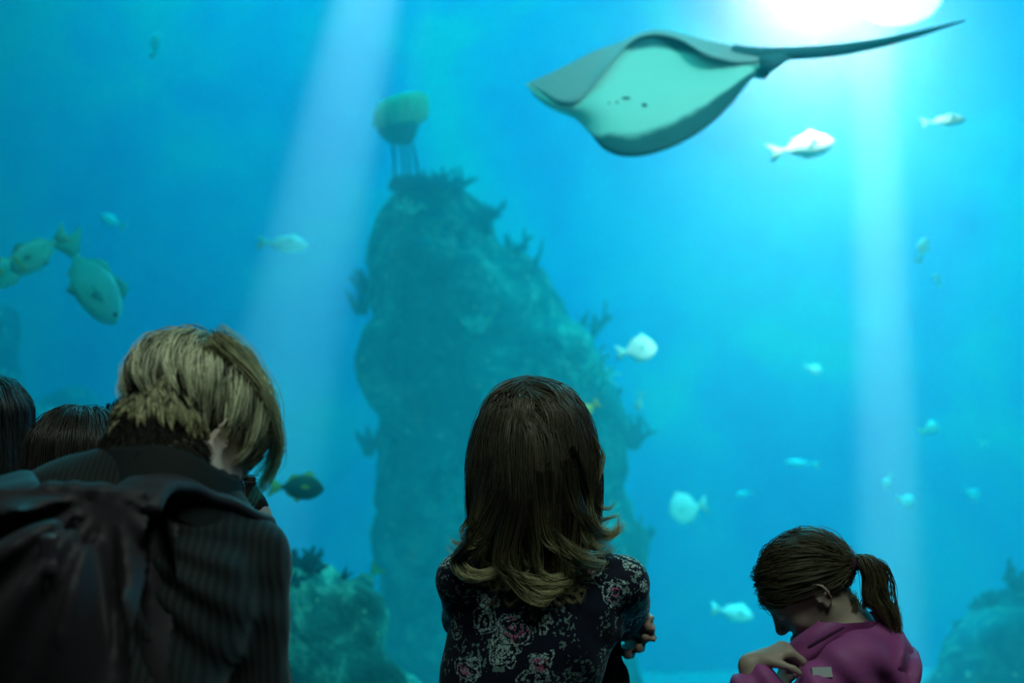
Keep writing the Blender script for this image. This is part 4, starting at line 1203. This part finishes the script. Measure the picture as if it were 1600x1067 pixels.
    cap_f.cap(np.array(M @ Vector((0, -.035, .0))), np.array(M @ Vector((0, -.045, -.085))), .070, .054, .02)
    R3 = np.array(M.to_3x3()); tr = np.array(M.translation)
    def cut(X, D):
        L = (X - tr) @ R3
        line = np.where(L[..., 1] < .0, -.10 + 0 * L[..., 1], .02 + .5 * L[..., 1])
        return np.maximum(D, line - L[..., 2])
    cap_f.fn(cut)
    cp = cap_f.obj('hair_underlayer', tr - .16, tr + .16, .007, simple('dark hair roots', (.018, .015, .010), .8, .1), t, 2, loc=base)
    # dark short hair down the nape, row of pale tufts over it
    def surf(px, py):
        h1 = hit(cp, base, px, py); h2 = hit(bd, base, px, py)
        c = Vector((0, 0, CAM_Z))
        return h1 if (h1[0] - c).length < (h2[0] - c).length else h2
    guides = []
    while len(guides) < 620:
        x, y = 168 + 150 * rng.rand(), 625 + 98 * rng.rand()
        if y > 712 - .0 * x + (x > 285) * (x - 285) * .6 or (x > 300 and y < 650): continue
        h, n_ = surf(x, y); h = np.array(h); n_ = np.array(n_)
        dn = np.array((.15 * rng.normal(), .1, -1)); dn -= n_ * (dn @ n_); dn /= np.linalg.norm(dn)
        guides.append(spline([h - n_ * .001, h + n_ * .004 + dn * .009, h + n_ * .005 + dn * .020], 6))
    S = strands(guides, 7, .006, rng, .001, .7)
    shift(tubes('nape_hair', S, np.full(len(S), .0006), dk, t), base)['label'] = 'short dark hair at the nape'
    guides = []
    for i in range(84):
        u_ = rng.rand(); x = 186 + 132 * u_; y = 640 - 16 * math.sin(u_ * 3.1) + 38 * max(0, u_ - .45) * 1.6 + 16 * rng.normal() * .8
        h, n_ = surf(x, y); h = np.array(h); n_ = np.array(n_)
        dn = np.array((-.55 + 1.0 * u_ + .25 * rng.normal(), 0, -1)); dn -= n_ * (dn @ n_); dn /= np.linalg.norm(dn)
        guides.append(spline([h - dn * .012, h + n_ * .010, h + n_ * .011 + dn * .012, h + n_ * .006 + dn * .020], 8))
    S = strands(guides, 16, .0042, rng, .001, .15)
    shift(tubes('hair_tuft', S, np.full(len(S), .0006), hair_mat('pale tufts', (.03, .025, .015), (.60, .56, .32), (.85, .8, .5), (.1, .55, .9)), t), base)

def backpack():
    base = (-.66, 1.70, .86)
    t = thing('backpack', base, 'dark purple slouchy backpack on the back of the short-haired visitor', 'backpack')
    m = NT('dark plum nylon'); co = m.co()
    m.pbr(m.mix(m.noise(co, 8, 4), (.014, .010, .015), (.028, .020, .027)), .62, .4, m.bump(m.noise(co, 900, 2), .25, .0008), sheen=.1)
    f = Field()
    a = np.array(P(130, 815, 1.76)); b = np.array(P(105, 1060, 1.66))
    f.box(tuple((a + b) / 2), (.145, .085, .175), .07, .03, Matrix.Rotation(-.22, 3, 'X') @ Matrix.Rotation(-.07, 3, 'Y'))
    f.ell(tuple(b + np.array((0, 0, -.08))), (.16, .10, .15), .05)
    f.ell(tuple(np.array(P(60, 990, 1.60))), (.09, .05, .13), .04)
    apex = P(190, 790, 1.7)
    def folds(X, D):
        x, z = X[..., 0] - apex.x, X[..., 2] - apex.z
        an = np.arctan2(x, -z + .02); r = np.sqrt(x * x + z * z)
        w = np.sin(an * 15 + 1.2 * n3(X, 5, 5)) * np.clip(r / .1, 0, 1) * np.exp(-(r / .30) ** 2)
        return D + .014 * w + .007 * n3(X * np.array((1, 1, .5)), 6, 15) + .003 * n3(X, 7, 34)
    f.fn(folds)
    bg = f.obj('bag', (-.93, 1.42, .82), (-.42, 1.92, 1.36), .0075, m.m, t, 2, loc=base)
    def strap(name, path, w, th, side=None):
        p = spline(path, 40); T = np.gradient(p, axis=0); T /= np.linalg.norm(T, axis=1, keepdims=True)
        rings = []
        for i in range(40):
            n_ = np.array((0, -.55, 1.0)); bb = np.cross(T[i], n_); bb /= np.linalg.norm(bb); nn = np.cross(bb, T[i])
            ring = []
            for j in range(16):
                an = 2 * math.pi * j / 16; c_, s_ = math.cos(an), math.sin(an)
                ring.append(tuple(p[i] + bb * w * math.copysign(abs(c_) ** .5, c_) + nn * (th * math.copysign(abs(s_) ** .7, s_) + .0015 * math.sin(i * 1.1)) - np.array(base)))
            rings.append(ring)
        return loft(name, rings, m.m, t)
    strap('shoulder_strap', [np.array(P(208, 800, 1.72)), np.array(P(225, 765, 1.76)), np.array(P(270, 755, 1.84)), np.array(P(330, 772, 1.90)), np.array(P(385, 805, 1.97)), np.array(P(400, 850, 2.05)), np.array((-.36, 2.10, 1.18)), np.array((-.40, 2.04, 1.02))], .034, .010)
    strap('shoulder_strap', [np.array(P(30, 815, 1.72)), np.array(P(22, 775, 1.76)), np.array(P(10, 755, 1.84)), np.array(P(-15, 765, 1.92)), np.array(P(-30, 800, 2.04)), np.array((-.74, 2.10, 1.18)), np.array((-.70, 2.04, 1.02))], .034, .010)
    strap('grab_handle', [np.array(P(40, 800, 1.73)), np.array(P(60, 768, 1.75)), np.array(P(120, 764, 1.75)), np.array(P(190, 772, 1.74)), np.array(P(214, 802, 1.72))], .012, .006)
    bk = simple('plum buckle', (.05, .04, .05), .35, .5)
    fb = Field(); q = hit(bg, base, 75, 860, .004)[0]; fb.box((q.x, q.y, q.z), (.010, .006, .018), .004, .004); fb.box((q.x, q.y - .003, q.z - .02), (.012, .006, .008), .004, .004)
    o = fb.obj('buckle', (q.x - .03, q.y - .03, q.z - .05), (q.x + .03, q.y + .03, q.z + .04), .003, bk, t, 1, loc=base)
    tubes('zip_pull', [spline([np.array(q) - np.array(base) + np.array((0, -.003, -.02)), np.array(q) - np.array(base) + np.array((0, -.004, -.045))], 4)], [.003], bk, t, sides=6)

# ------------------------------------------------------------------ the small child with the ponytail
def child():
    D0 = 2.5
    base = (.55, 2.5, 0)
    t = thing('person', base, 'small child in profile with a ponytail and purple jacket, head bowed over a raised fist', 'person')
    sk = skin('child skin', (0.40, 0.31, 0.25))
    s = .77
    ear = P(1280, 930, D0 - .06)
    fwd = Vector((-.77, .08, -.64)).normalized(); up = Vector((-.64, 0, .77))
    M = frame((0, 0, 0), fwd, up)
    earl = M.to_3x3() @ Vector((-.078 * s, -.008 * s, 0))
    M.translation = Vector((ear.x, D0 - .07, ear.z)) - earl + Vector((0, .0, 0))
    nb = np.array(P(1318, 985, D0))
    f = Field()
    head(f, M, s, nb, .046)
    sh_n, el_n = P(1335, 1040, D0 - .09), P(1205, 1150, D0 - .13)
    wr = P(1174, 1042, D0 - .10)
    sh_f, el_f, wr_f = P(1350, 1040, D0 + .11), P(1270, 1130, D0 + .14), P(1230, 1110, D0 + .06)
    hip = V3(.60, 2.52, .66)
    f.ell(tuple(P(1345, 1110, D0)), (.10, .10, .14), .04); f.ell((.60, 2.51, .76), (.10, .09, .13), .05); f.ell(tuple(hip), (.105, .09, .08), .04)
    f.cap(np.array(sh_n), np.array(el_n), .036, .031, .02); f.cap(np.array(el_n), np.array(wr), .030, .022, .02)
    f.cap(np.array(sh_f), np.array(el_f), .036, .031, .02); f.cap(np.array(el_f), np.array(wr_f), .030, .022, .02)
    f.cap(np.array(sh_n), nb, .035, .04, .03); f.cap(np.array(sh_f), nb, .035, .04, .03)
    hand(f, P(1182, 1032, D0 - .10), (.93, .05, .34), (.25, .25, -1), .66, -1, (1.15, 1.35, .9), .5, k=.003, r0=.0105)
    hand(f, wr_f, (-.2, -.3, 1), (.8, .0, 0), .72, 1, (.5, .6, .4))
    legs(f, hip, .06, 2.52, (.07, .05, .04))
    f.obj('body', (.30, 2.30, .02), (.78, 2.76, 1.27), .005, sk, t, 2, loc=base)
    eyes(M, s, t, base)
    # jacket
    fj = Field()
    fj.ell(tuple(P(1340, 1080, D0)), (.108, .125, .125), .05); fj.ell((.605, 2.51, .80), (.12, .12, .16), .05); fj.ell((.60, 2.51, .66), (.13, .125, .09), .05)
    fj.cap(np.array(P(1300, 1012, D0)), np.array(P(1362, 1002, D0)), .052, .050, .04)
    for a, b, w in ((sh_n, el_n, wr), (sh_f, el_f, wr_f)):
        fj.cap(np.array(a), np.array(b), .052, .048, .03); fj.cap(np.array(b), np.array(b.lerp(w, .72)), .046, .036, .02)
    fj.fn(lambda X, D: D + .008 * n3(X * np.array((1, 1, .6)), 31, 22) + .004 * n3(X, 32, 50) + .009 * np.sin((X[..., 0] * .9 + X[..., 2] * .7) * 95 + 2 * n3(X, 8, 9)) * np.clip((1.10 - X[..., 2]) / .1, 0, 1))
    fj.fn(lambda X, D: np.maximum(D, .60 - X[..., 2]))
    jm = NT('orchid pink jacket'); co = jm.co()
    jm.pbr(jm.mix(jm.noise(co, 9, 3), (.26, .055, .20), (.36, .08, .28)), .6, .35, jm.bump(jm.noise(co, 60, 4), .3, .003), sheen=.1)
    jk = fj.obj('jacket', (.30, 2.28, .58), (.80, 2.78, 1.10), .0062, jm.m, t, 2, loc=base)
    # collar roll and hood lying on the back
    def roll(name, pts, r, mat):
        p = spline([np.array(q) - np.array(base) for q in pts], 40)
        return tubes(name, [p], [r], mat, t, sides=12, taper=.6, root=.6)
    lining = simple('dark plum lining', (.05, .015, .05), .8, .2)
    fc = Field()
    path = [P(1243, 1016, D0 - .055), P(1272, 998, D0 - .075), P(1306, 978, D0 - .07), P(1340, 966, D0 - .045), P(1366, 972, D0), P(1362, 980, D0 + .05), P(1320, 990, D0 + .07), P(1260, 1010, D0 + .04)]
    path = [np.array(p) for p in path]
    pp = spline(path, 40)
    fc.chain([tuple(p) for p in pp], [.013 + .008 * math.sin(math.pi * i / 39) for i in range(40)], .01, sq=None)
    fc.chain([tuple(p - np.array((0, 0, .022))) for p in pp], [.016] * 40, .012)
    fc.fn(lambda X, D: D + .003 * n3(X, 44, 40))
    fc.obj('collar', (.42, 2.36, .90), (.70, 2.64, 1.10), .005, jm.m, t, 1, loc=base)
    fh = Field(); fh.ell(tuple(P(1385, 1030, D0 - .02)), (.040, .085, .06), .03); fh.ell(tuple(P(1400, 1065, D0 - .02)), (.035, .075, .05), .04)
    fh.fn(lambda X, D: D + .008 * np.sin((X[..., 0] * 1.1 - X[..., 2] * .6) * 120 + 2 * n3(X, 5, 9)) + .004 * n3(X, 45, 30))
    fh.obj('hood', (.56, 2.34, .80), (.78, 2.64, 1.08), .006, jm.m, t, 2, loc=base)
    # cheek-side zip placket and grey patch
    tubes('zip', [spline([np.array(P(1262, 1012, D0 - .112)) - np.array(base), np.array(P(1286, 998, D0 - .112)) - np.array(base), np.array(P(1318, 980, D0 - .10)) - np.array(base)], 16)], [.003], lining, t, sides=6, taper=.6)
    q, nn = hit(jk, base, 1284, 1051, .001); q = q - Vector(base); n_ = (nn + Vector((0, -1, 0))).normalized()
    ex = Vector((1, 0, .06)); ex = (ex - n_ * ex.dot(n_)).normalized(); ez = ex.cross(-n_).normalized()
    box = raw('patch', [tuple(q + ex * x * .0165 + ez * z * .0085 + n_ * y) for y in (.003, -.008) for z in (-1, 1) for x in (-1, 1)],
        [(0, 1, 3, 2), (4, 6, 7, 5), (0, 4, 5, 1), (2, 3, 7, 6), (0, 2, 6, 4), (1, 5, 7, 3)], simple('grey reflective patch', (.40, .42, .44), .6), t, smooth=False)
    box['label'] = 'small grey rectangular patch'
    ft = Field(); ft.ell(tuple(hip), (.11, .10, .08), .04); legs(ft, hip, .06, 2.52, (.08, .065, .055)); ft.fn(lambda X, D: np.maximum(D, .1 - X[..., 2]))
    dn = simple('child trousers', (.02, .025, .05), .85, .2)
    ft.obj('trousers', (.42, 2.34, .08), (.78, 2.70, .76), .012, dn, t, 1, loc=base)
    shoes((.60, 2.52), .06, 2.52, simple('child shoe', (.1, .05, .08), .5), t, base, .75)
    # hair combed back to the tie, and the tail
    rng = np.random.RandomState(8)
    hm = hair_mat('light brown hair', (0.12, 0.10, 0.055), (0.10, 0.085, 0.045), (0.16, 0.13, 0.065), rough=.4, var=.45)
    def sc(lat, az, r=1.0):
        a = lat * math.pi / 2
        return np.array(M @ Vector((math.sin(a) * math.sin(az) * .078 * r * s, -math.sin(a) * math.cos(az) * .098 * r * s - .012 * s, (math.cos(a) * .088 * r + .042) * s)))
    tie = np.array(P(1331, 884, D0 - .045))
    hcn = np.array(M @ Vector((0, -.012 * s, .042 * s)))
    guides = []
    Ri = np.array(M.to_3x3())
    for i in range(420):
        az = (rng.rand() * 2 - 1) * math.pi if i < 300 else math.copysign(math.pi - 1.3 * rng.rand(), rng.rand() - .5)
        lim = 1.02 if abs(az) < 1.15 else (.78 if abs(az) < 1.75 else (.84 if abs(az) < 2.2 else .93))
        l0 = lim * (1 - .75 * rng.rand() ** 2.2)
        p0 = sc(l0, az, 1.03); pts = [p0]
        for q in (.3, .6, .85):
            m_ = p0 * (1 - q) + tie * q
            v = (m_ - hcn); L = v @ Ri; nr = math.sqrt((L[0] / (.078 * s)) ** 2 + (L[1] / (.098 * s)) ** 2 + (L[2] / (.088 * s)) ** 2)
            target = 1.045 + .008 * rng.normal()
            pts.append(hcn + v / max(nr, .2) * target if q < .8 else hcn + v * max(1, 1.05 / max(nr, .3)))
        pts.append(tie)
        guides.append(spline(pts, 14))
    S = strands(guides, 12, .008, rng, .002, .4, lenvar=.03)
    shift(tubes('hair', S, np.full(len(S), .00062), hm, t), base)
    guides = []
    for i in range(46):
        r1 = rng.normal(size=2)
        long_ = i % 3 == 0
        path = [(1330, 884), (1346, 872), (1362, 884), (1370, 912), (1376, 938), (1388, 958), (1398, 980), (1394, 1000)] if long_ else [(1330, 884), (1348, 876), (1360, 892), (1362, 915), (1362, 935), (1376, 950), (1386, 962), (1390, 975)]
        k_ = len(path); g = []
        for q, (x, y) in enumerate(path):
            w = min(q / 2, 1) * (1 if q < 5 else 1 - (q - 5) * .2)
            g.append(np.array(P(x + r1[0] * 7 * w + rng.normal() * 2, y + rng.normal() * 2, D0 - .045 + r1[1] * .012 * w)))
        guides.append(spline(g, 18))
    for pth in ([(1335, 882), (1375, 880), (1392, 905), (1398, 940), (1404, 975), (1398, 1000)], [(1365, 920), (1352, 940), (1350, 948), (1362, 945)], [(1366, 940), (1372, 955), (1380, 960), (1376, 970)], [(1332, 960), (1336, 940), (1332, 930), (1340, 925)]):
        guides.append(spline([np.array(P(x, y, D0 - .045)) for x, y in pth], 18))
    S = strands(guides, 26, .0065, rng, .0035, .35, lenvar=.2)
    shift(tubes('ponytail', S, np.full(len(S), .0006), hm, t), base)
    # strand of nape hair between ear and tie
    guides = []
    for i in range(70):
        az = -1.35 + 1.5 * rng.rand(); l0 = .95 + .28 * rng.rand()
        p0 = sc(l0, az, 1.02); guides.append(spline([p0, (p0 + tie) / 2 + (p0 - hcn) * .14, tie], 10))
    S = strands(guides, 10, .006, rng, .002, .5)
    shift(tubes('nape_hair', S, np.full(len(S), .0005), hm, t), base)
    el = tubes('hair_tie', [spline([np.array(P(1331, 884, D0 - .045)) + .014 * np.array((.3 * math.cos(a), math.sin(a), math.cos(a))) - np.array(base) for a in np.linspace(0, 6.2832, 14)], 24)], [.004], lining, t, sides=6, taper=1, root=1)
    cf = Field(); cf.ell(tuple(hcn), np.array((.080, .100, .090)) * s, .01, M.to_3x3())
    tr = np.array(M.translation); R3 = np.array(M.to_3x3())
    def cut(X, D):
        L = (X - tr) @ R3 / s
        line = np.where(L[..., 1] < -.04, -.03, np.where(L[..., 1] < .03, .022, .015))
        return np.maximum(D, line - L[..., 2])
    cf.fn(cut)
    cf.obj('hair_underlayer', tr - .14, tr + .14, .006, simple('brown hair roots', (.05, .042, .025), .8, .1), t, 2, loc=base)

# ------------------------------------------------------------------ the three half-hidden visitors on the left
def bystander(label, hc, fwd, up, s, height_scale, hair_rgb, tip_rgb, shirt_rgb, hair_len, seed, yfoot, skin_rgb=(.45, .32, .25), width=.112, dens=1.0, arms_fwd=.12):
    base = (hc.x, yfoot, 0)
    t = thing('person', base, label, 'person')
    M = frame(hc, fwd, up)
    z = hc.z - .20 * s; nb = np.array((hc.x, yfoot, z))
    hs = height_scale
    hip = V3(hc.x, yfoot, z - .50 * hs)
    f = Field(); head(f, M, s, nb, .05)
    f.ell((hc.x, yfoot, z - .14 * hs), (.14 * hs, .09 * hs, .16 * hs), .04); f.ell((hc.x, yfoot, z - .34 * hs), (.12 * hs, .08 * hs, .15 * hs), .05); f.ell(tuple(hip), (.14 * hs, .1 * hs, .1 * hs), .04)
    AR = []
    for q in (-1, 1):
        a = V3(hc.x + q * .165 * hs, yfoot, z - .05 * hs); b = V3(hc.x + q * .20 * hs, yfoot + .02, z - .32 * hs); w = V3(hc.x + q * .16 * hs, yfoot + arms_fwd, z - .50 * hs)
        AR.append((a, b, w))
        f.cap(np.array(a), np.array(b), .042 * hs, .036 * hs, .02); f.cap(np.array(b), np.array(w), .034 * hs, .025 * hs, .02); f.cap(np.array(a), nb, .04 * hs, .045 * hs, .03)
        hand(f, w, (w - b).normalized(), (-q, 0, -.2), .9 * hs, q, (.3, .35, .3))
    legs(f, hip, .08 * hs, yfoot, (.085 * hs, .06 * hs, .045 * hs))
    lo = (hc.x - .32 * hs, yfoot - .22, .02); hi = (hc.x + .32 * hs, yfoot + .32, hc.z + .16)
    f.obj('body', lo, hi, .0095, skin('skin', skin_rgb), t, 2, loc=base)
    eyes(M, s, t, base)
    g = Field(); g.ell((hc.x, yfoot, z - .14 * hs), (.16 * hs, .105 * hs, .17 * hs), .04); g.ell((hc.x, yfoot, z - .38 * hs), (.145 * hs, .10 * hs, .2 * hs), .05)
    for a, b, w in AR: g.cap(np.array(a), np.array(b), .055 * hs, .05 * hs, .03); g.cap(np.array(b), np.array(b.lerp(w, .75)), .047 * hs, .038 * hs, .02); g.cap(np.array(a), nb - np.array((0, 0, .03)), .05 * hs, .055 * hs, .03)
    g.fn(lambda X, D: np.maximum(D + .006 * n3(X, seed, 22), hip.z - .05 - X[..., 2]))
    sm = simple('top', shirt_rgb, .85, .2, nscale=14)
    g.obj('shirt', lo, hi, .011, sm, t, 1, loc=base)
    ft = Field(); ft.ell(tuple(hip), (.15 * hs, .11 * hs, .09 * hs), .04); legs(ft, hip, .08 * hs, yfoot, (.098 * hs, .075 * hs, .06 * hs)); ft.fn(lambda X, D: np.maximum(D, .1 - X[..., 2]))
    ft.obj('trousers', (lo[0], lo[1], .05), (hi[0], hi[1], hip.z + .14), .014, simple('dark trousers', (.015, .017, .022), .85, .2), t, 1, loc=base)
    shoes((hip.x, yfoot), .08 * hs, yfoot, simple('dark shoe', (.02,) * 3, .5), t, base, hs)
    rng = np.random.RandomState(seed)
    hm = hair_mat('hair', hair_rgb, hair_rgb, tip_rgb, rough=.36)
    guides = []
    for i in range(int(150 * dens)):
        az = (rng.rand() * 2 - 1) * (2.4 if hair_len > .1 else 2.0)
        pl = rng.rand()
        p = [np.array(M @ (s * Vector((.004 * np.sign(az), -.06 + .10 * pl, .134 - .012 * (1 - pl)))))]
        L0 = .05 + hair_len * (.85 + .3 * rng.rand())
        for lat, r in ((.4, 1.13), (.75, 1.17), (1.0, 1.16)):
            a = lat * math.pi / 2
            p.append(np.array(M @ (s * Vector((math.sin(a) * math.sin(az) * .079 * r, -math.sin(a) * math.cos(az) * .099 * r - .012, math.cos(a) * .089 * r + .042)))))
        e = p[-1]
        outv = np.array((e[0] - hc.x, e[1] - hc.y, 0)); outv /= max(np.linalg.norm(outv), 1e-4)
        for q in (.35, .7, 1): p.append(e + np.array((0, 0, -L0 * q)) + outv * (width - .09) * q + rng.normal(size=3) * .004)
        guides.append(spline(p, 18))
    S = strands(guides, 14, .011, rng, .003, .35)
    shift(tubes('hair', S, np.full(len(S), .0008), hm, t), base)
    cf = Field(); cf.ell(np.array(M @ (s * Vector((0, -.014, .046)))), np.array((.083, .103, .092)) * s, .01, M.to_3x3())
    if hair_len > .1: cf.cap(np.array((hc.x, hc.y - .02, hc.z)), np.array((hc.x, yfoot - .05, hc.z - hair_len)), .075 * s, .06 * s, .03)
    tr = np.array(M.translation); R3 = np.array(M.to_3x3())
    cf.fn(lambda X, D: np.maximum(D, np.where(((X - tr) @ R3)[..., 1] < .01, -1.0, .03 + .4 * ((X - tr) @ R3)[..., 1] - ((X - tr) @ R3)[..., 2])))
    cf.obj('hair_underlayer', tr - np.array((.16, .2, .12 + hair_len)), tr + .17, .009, simple('hair shade', tuple(c * .5 for c in hair_rgb), .8, .1), t, 2, loc=base)
    return t

girl(); blond(); backpack(); child()
bystander('person with straight dark brown hair seen between the edge figure and the short-haired visitor', P(128, 752, 2.75), (.1, 1, -.15), (0, .15, 1), .98, .78, (.040, .032, .026), (.05, .04, .03), (.02, .02, .025), .26, 61, 2.72, width=.125)
bystander('person cut off by the left edge with long dark hair catching teal light', P(-22, 694, 3.02), (-.1, 1, 0), (0, 0, 1), 1.0, 1.0, (.018, .020, .022), (.03, .035, .035), (.015, .015, .02), .30, 62, 3.0, width=.13)
bystander("child's face and dark hair peeking out below the blond fringe of the bowed visitor", P(364, 834, 3.05), (.97, -.05, -.12), (0, 0, 1), .84, .5, (.02, .017, .014), (.02, .017, .014), (.03, .03, .04), .03, 63, 3.05, skin_rgb=(.40, .28, .22))
import sys, OpenImageIO as oiio, numpy as np
b=oiio.ImageBuf('/workdir/render_main.png'); a=b.get_pixels(oiio.UINT8); h,w=a.shape[:2]; s=w/1600
pts={(50,300):(0,120,158),(250,450):(0,140,184),(250,150):(0,155,185),(450,600):(0,160,205),(1000,400):(0,180,220),(1200,600):(0,185,225),(1550,600):(0,172,212),(700,700):(0,120,137),(700,450):(0,140,155),(1200,120):(140,225,240),(1100,900):(0,170,210),(540,100):(110,220,235),(1375,400):(148,228,246),(1250,330):(90,205,235),(1050,130):(110,215,205),(800,100):(0,180,215)}
for p,t in pts.items():
    x,y=int(p[0]*s),int(p[1]*s); print(p,'target',t,'mine',a[max(0,y-3):y+4,x-3:x+4,:3].mean((0,1)).astype(int))
